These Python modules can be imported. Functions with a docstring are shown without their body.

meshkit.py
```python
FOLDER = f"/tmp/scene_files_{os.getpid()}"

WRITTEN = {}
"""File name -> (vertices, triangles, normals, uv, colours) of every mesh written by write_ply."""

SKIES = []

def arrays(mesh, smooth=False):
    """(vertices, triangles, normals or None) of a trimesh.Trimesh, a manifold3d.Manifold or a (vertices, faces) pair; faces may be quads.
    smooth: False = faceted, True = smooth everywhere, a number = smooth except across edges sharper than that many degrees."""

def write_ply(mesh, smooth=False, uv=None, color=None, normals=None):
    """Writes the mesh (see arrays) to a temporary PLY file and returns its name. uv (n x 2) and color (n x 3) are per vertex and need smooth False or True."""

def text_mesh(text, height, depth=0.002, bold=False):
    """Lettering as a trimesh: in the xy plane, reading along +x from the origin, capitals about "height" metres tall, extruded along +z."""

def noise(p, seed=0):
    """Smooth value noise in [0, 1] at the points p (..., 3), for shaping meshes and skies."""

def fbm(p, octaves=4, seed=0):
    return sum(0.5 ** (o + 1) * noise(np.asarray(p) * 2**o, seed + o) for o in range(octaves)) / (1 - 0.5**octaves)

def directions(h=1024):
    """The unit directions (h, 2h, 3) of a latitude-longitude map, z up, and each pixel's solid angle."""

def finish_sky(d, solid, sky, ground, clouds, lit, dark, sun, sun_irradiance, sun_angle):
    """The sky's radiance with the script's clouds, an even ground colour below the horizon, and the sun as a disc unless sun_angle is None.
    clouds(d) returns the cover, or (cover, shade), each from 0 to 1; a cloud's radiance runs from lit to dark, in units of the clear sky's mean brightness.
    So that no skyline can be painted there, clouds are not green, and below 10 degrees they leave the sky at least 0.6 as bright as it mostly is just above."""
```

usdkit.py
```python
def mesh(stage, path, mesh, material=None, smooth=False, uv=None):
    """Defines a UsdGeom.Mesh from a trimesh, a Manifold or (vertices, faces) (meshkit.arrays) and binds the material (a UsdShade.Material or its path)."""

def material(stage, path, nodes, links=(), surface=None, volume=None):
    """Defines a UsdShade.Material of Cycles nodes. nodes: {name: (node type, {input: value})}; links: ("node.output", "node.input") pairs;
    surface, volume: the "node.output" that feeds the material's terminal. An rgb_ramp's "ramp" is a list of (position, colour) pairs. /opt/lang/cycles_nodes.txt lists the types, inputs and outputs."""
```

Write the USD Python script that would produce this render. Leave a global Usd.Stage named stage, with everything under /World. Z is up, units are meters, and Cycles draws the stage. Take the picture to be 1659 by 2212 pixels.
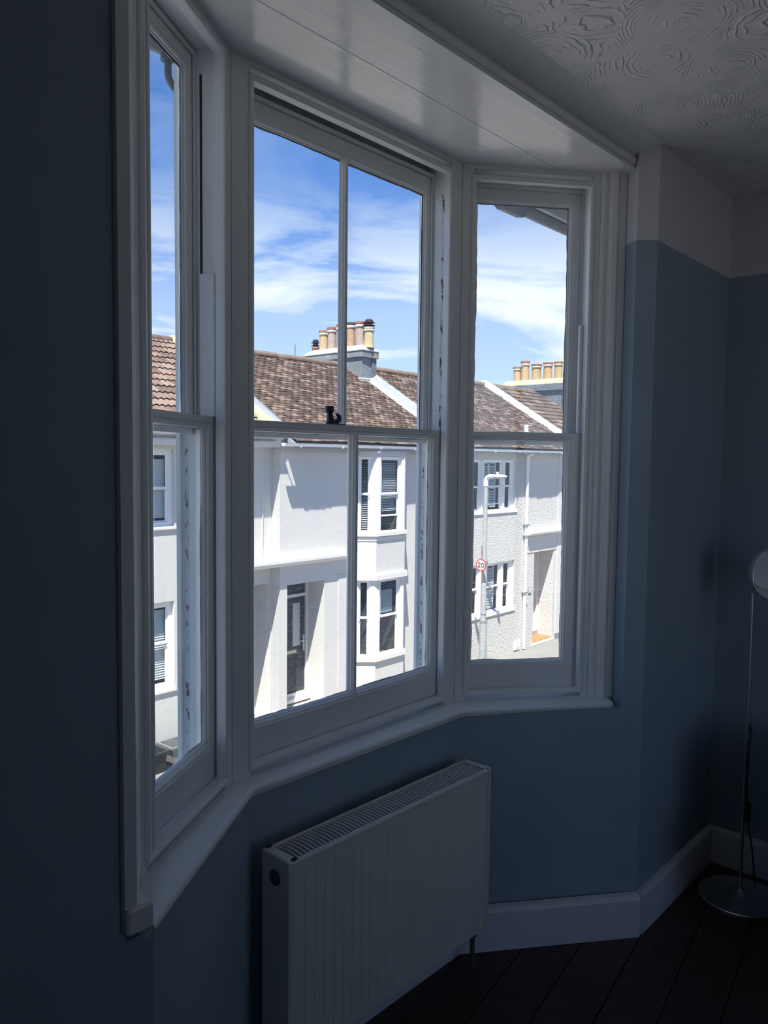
import math, random
import numpy as np, trimesh, usdkit, meshkit, manifold3d
from shapely.geometry import Polygon, box as sbox
from shapely.ops import unary_union
from pxr import Usd, UsdGeom, UsdLux, UsdShade, Gf, Sdf
R = random.Random(7)
stage = Usd.Stage.CreateInMemory()
UsdGeom.SetStageUpAxis(stage, 'Z'); UsdGeom.SetStageMetersPerUnit(stage, 1.0)
UsdGeom.Xform.Define(stage, '/World')
# ------------------------------------------------------------------ camera
CAM = np.array([-1.64938, -1.06739, 1.59439])
FW = np.array([0.7497531557, 0.6584688121, -0.0654906785])
RT = np.array([0.6603800294, -0.7508536833, 0.0108149453])
UP = np.array([0.0420526126, 0.0513572755, 0.9977945720])
cam = UsdGeom.Camera.Define(stage, '/World/camera')
cam.CreateHorizontalApertureAttr(36.0); cam.CreateFocalLengthAttr(1718.19 * 36.0 / 1659.0)
cam.CreateClippingRangeAttr(Gf.Vec2f(0.05, 500))
m4 = Gf.Matrix4d(*[float(x) for r_, w_ in ((RT, 0), (UP, 0), (-FW, 0), (CAM, 1)) for x in (*r_, w_)])
cam.AddTransformOp().Set(m4)
EXPO = 1.0
cam.CreateExposureAttr(EXPO)
# ------------------------------------------------------------------ sky and sun
SUN_TO = np.array([1.40, 1.0, -3.5])            # the way the sunlight travels
SKY_GAIN, SUN_I = 0.062, 1.45
el = math.atan2(3.5, math.hypot(1.4, 1.0)); az = math.atan2(-1.4, -1.0)
MAT = {}
def mat(name, nodes, links=(), surface='p.BSDF'):
    MAT[name] = usdkit.material(stage, '/World/Looks/' + name, nodes, links, surface=surface); return MAT[name]
sky = mat('sky', {
    'tc': ('texture_coordinate', {}),
    's': ('sky_texture', {'sky_type': 'multiple_scattering', 'sun_disc': False, 'sun_elevation': el, 'sun_rotation': az, 'altitude': 60.0, 'air_density': 1.0, 'aerosol_density': 1.3, 'ozone_density': 2.0}),
    'g': ('mix_color', {'blend_type': 'multiply', 'fac': 1.0, 'b': (SKY_GAIN * .175, SKY_GAIN * .40, SKY_GAIN * .66), 'use_clamp': False}),
    'mp': ('mapping', {'scale': (2.2, 2.2, 9.0), 'location': (0.3, 0.1, 0.0), 'rotation': (0.0, 0.06, 0.0)}),
    'n': ('noise_texture', {'scale': 1.5, 'detail': 8.0, 'roughness': 0.58, 'distortion': 0.7}),
    'r': ('rgb_ramp', {'ramp': [(0.40, (0, 0, 0)), (0.50, (.6, .6, .6)), (0.60, (1, 1, 1))]}),
    'sx': ('separate_xyz', {}),
    'band': ('rgb_ramp', {'ramp': [(0.0, (.6, .6, .6)), (0.09, (.55, .55, .55)), (0.13, (1, 1, 1)), (0.20, (1, 1, 1)), (0.25, (.6, .6, .6)), (0.33, (.16, .16, .16)), (1.0, (.10, .10, .10))]}),
    'f': ('math', {'math_type': 'multiply'}), 'hz': ('rgb_ramp', {'ramp': [(0.0, (.60, .60, .60)), (.10, (.52, .52, .52)), (.18, (.42, .42, .42)), (.26, (.16, .16, .16)), (.36, (.04, .04, .04)), (1.0, (.02, .02, .02))]}), 'fm': ('math', {'math_type': 'maximum'}),
    'mx': ('mix_color', {'b': (.54, .585, .61), 'use_clamp': False}),
    'bg': ('background_shader', {'strength': 1.0})},
    [('tc.generated', 'mp.vector'), ('mp.vector', 'n.vector'), ('n.fac', 'r.fac'), ('tc.generated', 'sx.vector'), ('sx.z', 'band.fac'),
     ('r.color', 'f.value1'), ('band.color', 'f.value2'), ('sx.z', 'hz.fac'), ('f.value', 'fm.value1'), ('hz.color', 'fm.value2'), ('fm.value', 'mx.fac'), ('s.color', 'g.a'), ('g.result', 'mx.a'), ('mx.result', 'bg.color')], 'bg.background')
dome = UsdLux.DomeLight.Define(stage, '/World/sky_dome')
UsdShade.MaterialBindingAPI.Apply(dome.GetPrim()).Bind(sky)
sun = UsdLux.DistantLight.Define(stage, '/World/sun_light')
sun.CreateIntensityAttr(SUN_I); sun.CreateAngleAttr(0.53); sun.CreateNormalizeAttr(True); sun.CreateColorAttr(Gf.Vec3f(1.0, .96, .89))
sun.AddTransformOp().Set(Gf.Matrix4d().SetLookAt(Gf.Vec3d(0, 0, 0), Gf.Vec3d(*map(float, SUN_TO)), Gf.Vec3d(0, 0, 1)).GetInverse())
# ------------------------------------------------------------------ materials
def plain(name, col, rough=.6, noise=0.0, nscale=6.0, bump=0.0, bscale=60.0, bdist=.002, spec=.4, metal=0.0, stretch=None, coat=0.0):
    nodes = {'p': ('principled_bsdf', {'base_color': col, 'roughness': rough, 'specular_ior_level': spec, 'metallic': metal, 'coat_weight': coat})}; links = []
    if noise or bump: nodes['g'] = ('geometry', {}); src = 'g.position'
    if (noise or bump) and stretch: nodes['mp'] = ('mapping', {'scale': stretch}); links.append(('g.position', 'mp.vector')); src = 'mp.vector'
    if noise:
        lo = tuple(c * (1 - noise) for c in col); hi = tuple(min(1, c * (1 + noise)) for c in col)
        nodes['n'] = ('noise_texture', {'scale': nscale, 'detail': 5.0, 'roughness': .6}); nodes['r'] = ('rgb_ramp', {'ramp': [(.3, lo), (.7, hi)]})
        links += [(src, 'n.vector'), ('n.fac', 'r.fac'), ('r.color', 'p.base_color')]
    if bump:
        nodes['n2'] = ('noise_texture', {'scale': bscale, 'detail': 4.0}); nodes['b'] = ('bump', {'strength': bump, 'distance': bdist})
        links += [(src, 'n2.vector'), ('n2.fac', 'b.height'), ('b.normal', 'p.normal')]
    return mat(name, nodes, links)
plain('wall_paint', (.31, .385, .45), .62, .05, 3.0, .25, 90, .001, .35)
plain('upper_wall_paint', (.70, .69, .71), .6, .03, 3.0, .2, 90, .001)
plain('white_gloss', (.84, .84, .83), .28, .03, 5.0, .25, 35, .0012, .5)
plain('soffit_gloss', (.85, .84, .82), .16, .03, 4.0, .35, 16, .003, .5, stretch=(.35, 2.2, 1))
plain('old_paint', (.76, .79, .79), .5, .07, 14.0, .5, 60, .003)
plain('dirty_paint', (.62, .66, .64), .6, .2, 40.0, .5, 60, .003)
plain('dark_gap', (.03, .035, .04), .8, .3, 60.0)
plain('radiator_enamel', (.69, .68, .62), .3, .02, 4.0)
plain('radiator_inside', (.10, .10, .10), .6)
plain('skirting_paint', (.74, .75, .79), .45, .04, 6.0, .2, 40, .001)
plain('floor_wood', (.062, .036, .028), .42, .35, 9.0, .3, 120, .001, .4, stretch=(1, 12, 1))
plain('floor_wood_b', (.052, .031, .025), .42, .35, 9.0, .3, 120, .001, .4, stretch=(1, 12, 1))
plain('floor_gap', (.004, .003, .003), .9)
plain('brushed_steel', (.62, .62, .62), .32, .05, 200.0, spec=.5, metal=1.0)
plain('lamp_white', (.72, .73, .74), .45)
plain('black_plastic', (.012, .013, .015), .4)
plain('chest_wood', (.20, .105, .055), .45, .3, 8.0, .2, 80, .001, stretch=(1, 1, 10))
plain('cotton', (.68, .70, .80), .9, .05, 40.0, .4, 200, .001)
plain('black_iron', (.010, .012, .015), .35, 0, spec=.6)
plain('putty', (.70, .72, .70), .7, .15, 30.0)
# exterior
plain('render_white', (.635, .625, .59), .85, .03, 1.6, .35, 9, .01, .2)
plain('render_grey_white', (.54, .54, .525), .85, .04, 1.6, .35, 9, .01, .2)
plain('trim_white', (.74, .73, .69), .6, .03, 6.0, spec=.3)
plain('upvc_white', (.86, .87, .88), .35, spec=.4)
plain('gutter_white', (.86, .86, .84), .4)
plain('chimney_render', (.22, .24, .255), .9, .16, 3.0, .6, 12, .02, .2)
plain('chimney_dark', (.145, .16, .175), .9, .2, 4.0, .7, 14, .02, .2)
plain('chimney_brick', (.30, .25, .20), .9, .3, 8.0, .6, 20, .01, .2)
plain('flaunching', (.42, .435, .44), .9, .15, 6.0, .8, 14, .03, .2)
plain('flaunching_yellow', (.40, .345, .23), .9, .25, 6.0, .8, 14, .03, .2)
plain('lead_flashing', (.24, .26, .28), .6, .12, 5.0)
plain('cement_verge', (0.40, .405, .40), .9, .14, 7.0, .9, 26, .04, .2)
for n_, c_ in (('pot_buff', (.47, .35, .20)), ('pot_pink', (.38, .30, .265)), ('pot_orange', (.40, .25, .155)), ('pot_red', (.33, .12, .07)), ('pot_cream', (.52, .44, .26)), ('pot_rim', (.34, .13, .095)), ('pot_band', (.58, .56, .52)), ('pot_ochre', (.45, .32, .16))):
    plain(n_, c_, .85, .14, 7.0)
plain('cowl_dark', (.055, .045, .05), .6)
plain('slate_side', (.30, .32, .34), .7, .1, 5.0)
plain('door_black', (.035, .04, .045), .45)
plain('door_frame', (.72, .70, .66), .5)
plain('frosted', (.46, .48, .46), .3)
plain('brass_plate', (.62, .55, .42), .4)
plain('blind_white', (.86, .87, .87), .6)
plain('room_dark', (.055, .065, .065), .9)
plain('curtain_grey', (.42, .48, .50), .9)
plain('paving', (.22, .215, .205), .9, .1, 2.0, .4, 40, .004, .2)
plain('paving_pale', (.52, .50, .46), .9, .12, 2.0, .4, 40, .004, .2)
plain('asphalt', (.19, .19, .19), .9, .15, 5.0, .5, 60, .006, .2)
plain('kerb_stone', (.36, .35, .34), .9, .1, 5.0)
plain('orange_tile', (.62, .17, .07), .6, .08, 8.0)
plain('lamp_post', (.36, .375, .38), .6, .12, 9.0)
plain('lamp_post_light', (.78, .80, .80), .5)
plain('sign_white', (.86, .86, .86), .4)
plain('sign_red', (.55, .035, .035), .4)
plain('sign_black', (.015, .015, .015), .4)
plain('box_black', (.028, .032, .032), .55, .3, 14.0)
plain('box_grey', (.20, .205, .205), .55, .2, 14.0)
plain('box_rim', (.17, .175, .175), .5)
plain('leaf_yellow', (.55, .55, .08), .6)
plain('gutter_grey', (.13, .15, .17), .5, .2, 20.0)
plain('eaves_green', (.40, .44, .42), .7, .12, 10.0)
plain('cable_grey', (.35, .35, .36), .6)
for i, (c_, nz) in enumerate((((.16, .107, .086), .22), ((.19, .132, .108), .22), ((.13, .09, .073), .25), ((.23, .17, .138), .2))):
    plain('roof_tile_%d' % i, c_, .9, nz, 9.0, .4, 40, .006, .2)
for i, (c_, nz) in enumerate((((.080, .055, .044), .3), ((.102, .073, .059), .3), ((.060, .043, .037), .3), ((.165, .122, .098), .25))):
    plain('plain_tile_%d' % i, c_, .9, nz, 9.0, .4, 40, .006, .2)
# pebbledash: rough stones in the render
mat('pebbledash', {'p': ('principled_bsdf', {'roughness': .9, 'specular_ior_level': .2}), 'g': ('geometry', {}), 'v': ('voronoi_texture', {'scale': 34.0, 'feature': 'f1'}),
    'n': ('noise_texture', {'scale': 24.0, 'detail': 6.0, 'roughness': .75}), 'm': ('math', {'math_type': 'add'}), 'b': ('bump', {'strength': .42, 'distance': .022}),
    'r': ('rgb_ramp', {'ramp': [(.3, (.585, .57, .535)), (.7, (.67, .655, .62))]})},
    [('g.position', 'v.vector'), ('g.position', 'n.vector'), ('v.distance', 'm.value1'), ('n.fac', 'm.value2'), ('m.value', 'b.height'), ('b.normal', 'p.normal'), ('n.fac', 'r.fac'), ('r.color', 'p.base_color')])
# artex ceiling: swept arcs of plaster
mat('artex', {'p': ('principled_bsdf', {'base_color': (.88, .865, .855), 'roughness': .5, 'specular_ior_level': .35}), 'g': ('geometry', {}),
    'v': ('voronoi_texture', {'scale': 4.6, 'feature': 'f1', 'randomness': 1.0}),
    'nz': ('noise_texture', {'scale': 7.0, 'detail': 3.0}), 'nzs': ('math', {'math_type': 'multiply', 'value2': .32}), 'ad': ('math', {'math_type': 'add'}),
    'k': ('math', {'math_type': 'multiply', 'value2': 125.0}), 's': ('math', {'math_type': 'sine'}), 'p2': ('math', {'math_type': 'maximum', 'value2': 0.0}),
    'nb': ('noise_texture', {'scale': 14.0, 'detail': 4.0}), 'mk': ('rgb_ramp', {'ramp': [(.46, (0, 0, 0)), (.62, (1, 1, 1))]}), 'mm': ('math', {'math_type': 'multiply'}),
    'b': ('bump', {'strength': .55, 'distance': .010})},
    [('g.position', 'v.vector'), ('g.position', 'nz.vector'), ('g.position', 'nb.vector'), ('nz.fac', 'nzs.value1'), ('v.distance', 'ad.value1'), ('nzs.value', 'ad.value2'), ('ad.value', 'k.value1'), ('k.value', 's.value1'), ('s.value', 'p2.value1'),
     ('nb.fac', 'mk.fac'), ('mk.color', 'mm.value2'), ('p2.value', 'mm.value1'), ('mm.value', 'b.height'), ('b.normal', 'p.normal')])
# window panes: see-through with a fresnel reflection; the older panes carry a film of smears and dust
FRES = [(x, (.075 + .9 * x ** 5,) * 3) for x in np.linspace(0, 1, 24)]        # reflection of both faces of a pane against 1 - cos(angle)
def pane_mat(name, haze, streak, smear_scale=1.0, rot=.6):
    return mat(name, {'t': ('transparent_bsdf', {'color': (.965, .98, .98)}), 'gl': ('glossy_bsdf', {'color': (1, 1, 1), 'roughness': .02}), 'lw': ('layer_weight', {'blend': .5}), 'fr': ('rgb_ramp', {'ramp': FRES}), 'mx': ('mix_closure', {}),
        'd': ('translucent_bsdf', {'color': (.85, .88, .92)}), 'd2': ('diffuse_bsdf', {'color': (.8, .83, .86)}), 'dd': ('mix_closure', {'fac': .35}),
        'g': ('geometry', {}), 'mp': ('mapping', {'scale': (9.0 * smear_scale, 9.0 * smear_scale, 60.0 * smear_scale), 'rotation': (rot, 0.25, 0.0)}), 'n': ('noise_texture', {'scale': 1.6, 'detail': 6.0, 'roughness': .65, 'distortion': 1.6}),
        'n2': ('noise_texture', {'scale': 5.0, 'detail': 4.0, 'roughness': .6}), 'r': ('rgb_ramp', {'ramp': [(.52, (0, 0, 0)), (.66, (streak * .5,) * 3), (.74, (streak,) * 3)]}),
        'r2': ('rgb_ramp', {'ramp': [(.35, (haze * .35,) * 3), (.75, (haze,) * 3)]}), 'a': ('math', {'math_type': 'add', 'use_clamp': True}), 'm2': ('mix_closure', {})},
        [('lw.facing', 'fr.fac'), ('fr.color', 'mx.fac'), ('t.BSDF', 'mx.closure1'), ('gl.BSDF', 'mx.closure2'), ('g.position', 'mp.vector'), ('mp.vector', 'n.vector'), ('g.position', 'n2.vector'), ('n.fac', 'r.fac'), ('n2.fac', 'r2.fac'), ('r.color', 'a.value1'), ('r2.color', 'a.value2'),
         ('d.BSDF', 'dd.closure1'), ('d2.BSDF', 'dd.closure2'), ('a.value', 'm2.fac'), ('mx.closure', 'm2.closure1'), ('dd.closure', 'm2.closure2')], 'm2.closure')
pane_mat('pane_clear', .015, .0)
pane_mat('pane_smeared', .045, .34, 2.6, .9)
pane_mat('pane_dusty', .05, .05, .4)
mat('far_glass', {'t': ('transparent_bsdf', {'color': (.80, .86, .86)}), 'gl': ('glossy_bsdf', {'color': (.95, .97, 1), 'roughness': .03}), 'lw': ('layer_weight', {'blend': .5}), 'fr': ('rgb_ramp', {'ramp': FRES}), 'mx': ('mix_closure', {})},
    [('lw.facing', 'fr.fac'), ('fr.color', 'mx.fac'), ('t.BSDF', 'mx.closure1'), ('gl.BSDF', 'mx.closure2')], 'mx.closure')
# dark stripes of missing paint on the old sash cord channel
mat('worn_channel', {'p': ('principled_bsdf', {'roughness': .6}), 'g': ('geometry', {}), 'mp': ('mapping', {'scale': (30, 30, 14)}), 'n': ('noise_texture', {'scale': 2.4, 'detail': 6.0, 'roughness': .75}), 'r': ('rgb_ramp', {'ramp': [(.53, (.68, .72, .72)), (.57, (.07, .08, .08))]})},
    [('g.position', 'mp.vector'), ('mp.vector', 'n.vector'), ('n.fac', 'r.fac'), ('r.color', 'p.base_color')])
# ------------------------------------------------------------------ prims
used = {}
def numbered(path):
    k = used.get(path, -1) + 1; used[path] = k
    return path if k == 0 else '%s_%03d' % (path, k)
class Node:
    def __init__(s, path, loc): s.path, s.loc = path, np.asarray(loc, float)
def props(prim, label=None, cat=None, group=None, kind=None):
    for k, v in (('label', label), ('category', cat), ('group', group), ('kind', kind)):
        if v: prim.SetCustomDataByKey(k, v)
def thing(name, label=None, cat=None, loc=(0, 0, 0), group=None, kind=None):
    path = numbered('/World/' + name)
    x = UsdGeom.Xform.Define(stage, path); x.AddTranslateOp().Set(Gf.Vec3d(*map(float, loc)))
    props(x.GetPrim(), label, cat, group, kind); return Node(path, loc)
def part(parent, name, mesh, m, label=None, kind=None, smooth=False):
    v, f = arr(mesh)
    path = numbered((parent.path if parent else '/World') + '/' + name)
    loc = parent.loc if parent else np.zeros(3)
    me = usdkit.mesh(stage, path, (v - loc, f), MAT[m], smooth=smooth)
    props(me.GetPrim(), label, None, None, kind); return Node(path, loc)
def single(name, mesh, m, label=None, cat=None, group=None, kind=None, smooth=False):
    n = part(None, name, mesh, m, smooth=smooth); props(stage.GetPrimAtPath(n.path), label, cat, group, kind); return n
def struct(name, mesh, m, smooth=False): return single(name, mesh, m, kind='structure', smooth=smooth)
def arr(mesh):
    if isinstance(mesh, (list,)): return cat(mesh)
    v, f, _ = meshkit.arrays(mesh); return v, f
def fix(v, f):
    f = np.asarray(f, int); v = np.asarray(v, float)
    t = v[f] - v.mean(0)
    if np.einsum('ij,ij->i', t[:, 0], np.cross(t[:, 1], t[:, 2])).sum() < 0: f = f[:, ::-1]
    return v, f
def cat(ms):
    vs, fs, n = [], [], 0
    for m in ms:
        v, f = arr(m)
        if f.shape[1] == 4: f = np.vstack([f[:, [0, 1, 2]], f[:, [0, 2, 3]]])
        vs.append(v); fs.append(f + n); n += len(v)
    return np.vstack(vs), np.vstack(fs)
def tri(f): f = np.asarray(f, int); return np.vstack([f[:, [0, 1, 2]], f[:, [0, 2, 3]]]) if f.shape[1] == 4 else f
# ------------------------------------------------------------------ shapes
class Fr:                                                 # a vertical plane: u along it, d outward through it, z up
    def __init__(s, o, u, n): s.o, s.u, s.n = np.array([*o, 0.], float), np.array([*u, 0.], float), np.array([*n, 0.], float)
    def P(s, u, d, z): return s.o + s.u * u + s.n * d + np.array([0, 0, z])
XY = Fr((0, 0), (1, 0), (0, 1))
def bx(u0, u1, d0, d1, z0, z1, fr=XY, b=0.0):
    if b <= 0:
        v = [fr.P(u, d, z) for u in (u0, u1) for d in (d0, d1) for z in (z0, z1)]
        f = [(0, 1, 3, 2), (4, 6, 7, 5), (0, 4, 5, 1), (2, 3, 7, 6), (0, 2, 6, 4), (1, 5, 7, 3)]
        return fix(v, tri(f))
    lo, hi = np.minimum((u0, d0, z0), (u1, d1, z1)), np.maximum((u0, d0, z0), (u1, d1, z1))
    pts = []
    for k in range(3):
        a = [i for i in range(3) if i != k]
        for s0 in (0, 1):
            for s1 in (0, 1):
                for s2 in (0, 1):
                    q = np.zeros(3); q[k] = (lo[k], hi[k])[s0]
                    q[a[0]] = (lo[a[0]] + b, hi[a[0]] - b)[s1]; q[a[1]] = (lo[a[1]] + b, hi[a[1]] - b)[s2]; pts.append(q)
    h = trimesh.convex.convex_hull(np.array(pts)); v = np.array([fr.P(*p) for p in h.vertices]); return fix(v, h.faces)
def ring(fr, loops):                                       # mitred frame: loops of (u0, u1, z0, z1, d)
    v, f, n = [], [], len(loops)
    for (u0, u1, z0, z1, d) in loops: v += [fr.P(u0, d, z0), fr.P(u1, d, z0), fr.P(u1, d, z1), fr.P(u0, d, z1)]
    for i in range(n):
        j = (i + 1) % n
        for k in range(4): l = (k + 1) % 4; f.append((i * 4 + k, i * 4 + l, j * 4 + l, j * 4 + k))
    v, f = np.array(v), np.array(f); t = tri(f)
    return v, t
def ins(r, a, d): return (r[0] + a, r[1] - a, r[2] + a, r[3] - a, d)
def at_d(r, d): return (*r, d)
def prism(poly, z0, z1):                                    # plan polygon, vertical
    P = poly if isinstance(poly, Polygon) else Polygon(poly)
    m = trimesh.creation.extrude_polygon(P, z1 - z0, engine='earcut'); m.apply_translation((0, 0, z0)); return m
def profu(fr, pts, u0, u1):                                  # profile in (d, z) run along u
    return _run([[fr.P(u, d, z) for d, z in pts] for u in (u0, u1)])
def profz(fr, pts, z0, z1):                                   # profile in (u, d) run along z
    return _run([[fr.P(u, d, z) for u, d in pts] for z in (z0, z1)])
def _run(rings, cap=True):
    n, v, f = len(rings[0]), np.array([p for r in rings for p in r]), []
    for i in range(len(rings) - 1):
        for k in range(n):
            l = (k + 1) % n; f.append((i * n + k, i * n + l, (i + 1) * n + l, (i + 1) * n + k))
    f = tri(f)
    if cap:
        r0 = np.array(rings[0]); e1 = r0[1] - r0[0]; e1 = e1 / np.linalg.norm(e1); best = np.zeros(3)
        for k in range(n): best = best + np.cross(r0[k] - r0[0], r0[(k + 1) % n] - r0[0])
        nn = best / np.linalg.norm(best); e2 = np.cross(nn, e1); q = np.stack([(r0 - r0[0]) @ e1, (r0 - r0[0]) @ e2], 1)
        tv, tf = trimesh.creation.triangulate_polygon(Polygon(q), engine='earcut')
        idx = np.array([np.argmin(((q - p) ** 2).sum(1)) for p in tv]); tf = idx[np.asarray(tf)]
        f = np.vstack([f, tf[:, ::-1], tf + (len(rings) - 1) * n])
    return fix(v, f)
def sweep_path(path, prof, close=False):                       # plan polyline with mitred corners; prof in (offset to the left of travel, z)
    P = np.array(path, float); n = len(P); rings = []
    for i in range(n):
        a = P[i] - P[i - 1] if i else P[1] - P[0]; b = P[i + 1] - P[i] if i < n - 1 else P[-1] - P[-2]
        a, b = a / np.linalg.norm(a), b / np.linalg.norm(b)
        na, nb = np.array([-a[1], a[0]]), np.array([-b[1], b[0]]); m = na + nb; m = m / (m @ na)
        rings.append([np.array([*(P[i] + m * o), z]) for o, z in prof])
    return _run(rings)
def tube(path, r, n=10, radii=None):
    P = np.array(path, float); rings = []; N = None
    for i in range(len(P)):
        t = P[min(i + 1, len(P) - 1)] - P[max(i - 1, 0)]; t /= np.linalg.norm(t)
        if N is None: N = np.cross(t, (0, 0, 1) if abs(t[2]) < .9 else (1, 0, 0))
        N = N - t * (N @ t); N /= np.linalg.norm(N); B = np.cross(t, N); rr = radii[i] if radii is not None else r
        rings.append([P[i] + rr * (math.cos(a) * N + math.sin(a) * B) for a in np.arange(n) * 2 * math.pi / n])
    return _run(rings)
def lathe(prof, c, axis=(0, 0, 1), n=24):                        # prof: (radius, height along axis)
    ax = np.array(axis, float); ax /= np.linalg.norm(ax); N = np.cross(ax, (0, 0, 1) if abs(ax[2]) < .9 else (1, 0, 0)); N /= np.linalg.norm(N); B = np.cross(ax, N)
    v, f = [], []
    for r, h in prof: v += [np.array(c) + ax * h + r * (math.cos(a) * N + math.sin(a) * B) for a in np.arange(n) * 2 * math.pi / n]
    for i in range(len(prof) - 1):
        for k in range(n): l = (k + 1) % n; f.append((i * n + k, i * n + l, (i + 1) * n + l, (i + 1) * n + k))
    f = tri(f); m = len(v); v = v + [np.array(c) + ax * prof[0][1], np.array(c) + ax * prof[-1][1]]
    f = np.vstack([f, [(k, m, (k + 1) % n) for k in range(n)], [((len(prof) - 1) * n + k, (len(prof) - 1) * n + (k + 1) % n, m + 1) for k in range(n)]])
    return fix(np.array(v), f)
def facade(holes, x0, x1, z0, z1, y0, y1):                         # wall in the xz plane with openings
    P = sbox(x0, z0, x1, z1).difference(unary_union([sbox(*h) for h in holes])) if holes else sbox(x0, z0, x1, z1)
    ms = []
    for g in getattr(P, 'geoms', [P]):
        m = trimesh.creation.extrude_polygon(g, y1 - y0, engine='earcut'); v = m.vertices
        ms.append(fix(np.stack([v[:, 0], y0 + v[:, 2], v[:, 1]], 1), m.faces))
    return cat(ms)
#=================================================================== THE ROOM
ZF, ZS, ZC, ZP = 2.536, 0.797, 2.610, 2.308
A2, B2 = np.array([-.4585, .466]), np.array([.4585, .466])
tR, tL = math.radians(39.9), math.radians(30.5)
FC = Fr(A2, (1, 0), (0, 1))
FRt = Fr(B2, (math.cos(tR), -math.sin(tR)), (math.sin(tR), math.cos(tR)))
FLf = Fr(A2, (-math.cos(tL), -math.sin(tL)), (-math.sin(tL), math.cos(tL)))
def p2(fr, u, d): q = fr.P(u, d, 0); return (q[0], q[1])
XR, XL, YB = 1.569, -2.15, -3.4
W1, W2 = (-.432, .424), (.402, .408)                                # inner corners of the wall below the sill
CL, CRn, CRs = (-.905, .11), (.886, 0.), (.838, .05)
OUTL, OUTR = p2(FLf, .56, .118), p2(FRt, .553, .118)
MITL = tuple(A2 + (np.array(FC.n[:2]) + FLf.n[:2]) / (1 + FC.n[:2] @ FLf.n[:2]) * .118); MITR = tuple(B2 + (np.array(FC.n[:2]) + FRt.n[:2]) / (1 + FC.n[:2] @ FRt.n[:2]) * .118)
# floor: boards running towards the window wall
fl = thing('floor', kind='structure')
part(fl, 'floor_base', prism([(XL, YB), (XR, YB), (XR, .0), (.886, 0), W2, W1, CL, (XL, .11)], -.20, -.022), 'floor_gap')
room = Polygon([(XL, YB), (XR, YB), (XR, -.002), (.886, -.002), (.40, .40), (-.43, .415), (-.905, .108), (XL, .108)])
dirv = np.array([math.cos(math.radians(8.5)), math.sin(math.radians(8.5))]); nrm = np.array([-dirv[1], dirv[0]])
bw = .152
for k in range(-26, 12):
    a = np.array([0, 0]) + nrm * (k * bw + .002); b = nrm * ((k + 1) * bw - .002)
    strip = Polygon([a - dirv * 5, a + dirv * 5, b + dirv * 5, b - dirv * 5]).intersection(room)
    for g in getattr(strip, 'geoms', [strip]):
        if g.is_empty or g.area < 1e-4: continue
        part(fl, 'floor_board', prism(g, -.022, R.uniform(-.0012, 0)), R.choice(['floor_wood', 'floor_wood_b']))
struct('ceiling', prism([(XL, YB), (XR, YB), (XR, .35), (XL, .35)], ZC, ZC + .2), 'artex')
struct('wall_left', prism([(XL - .2, YB - .2), (XL, YB - .2), (XL, .35), (XL - .2, .35)], -.2, ZC), 'upper_wall_paint')  # out of view, made white to bounce light around the room
RW0, RW1, RZ0, RZ1 = -1.50, .42, .45, 2.35              # added window behind the camera, brightens the room with extra daylight
struct('wall_back', facade([(RW0, RZ0, RW1, RZ1)], XL, XR + .2, -.2, ZC, YB - .2, YB), 'upper_wall_paint')  # unseen back wall, white to throw light forward, pierced for the added window
FBk = Fr((0, YB - .10), (1, 0), (0, -1)); rw = thing('window_4', kind='structure'); rr4 = (RW0, RW1, RZ0, RZ1)
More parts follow.
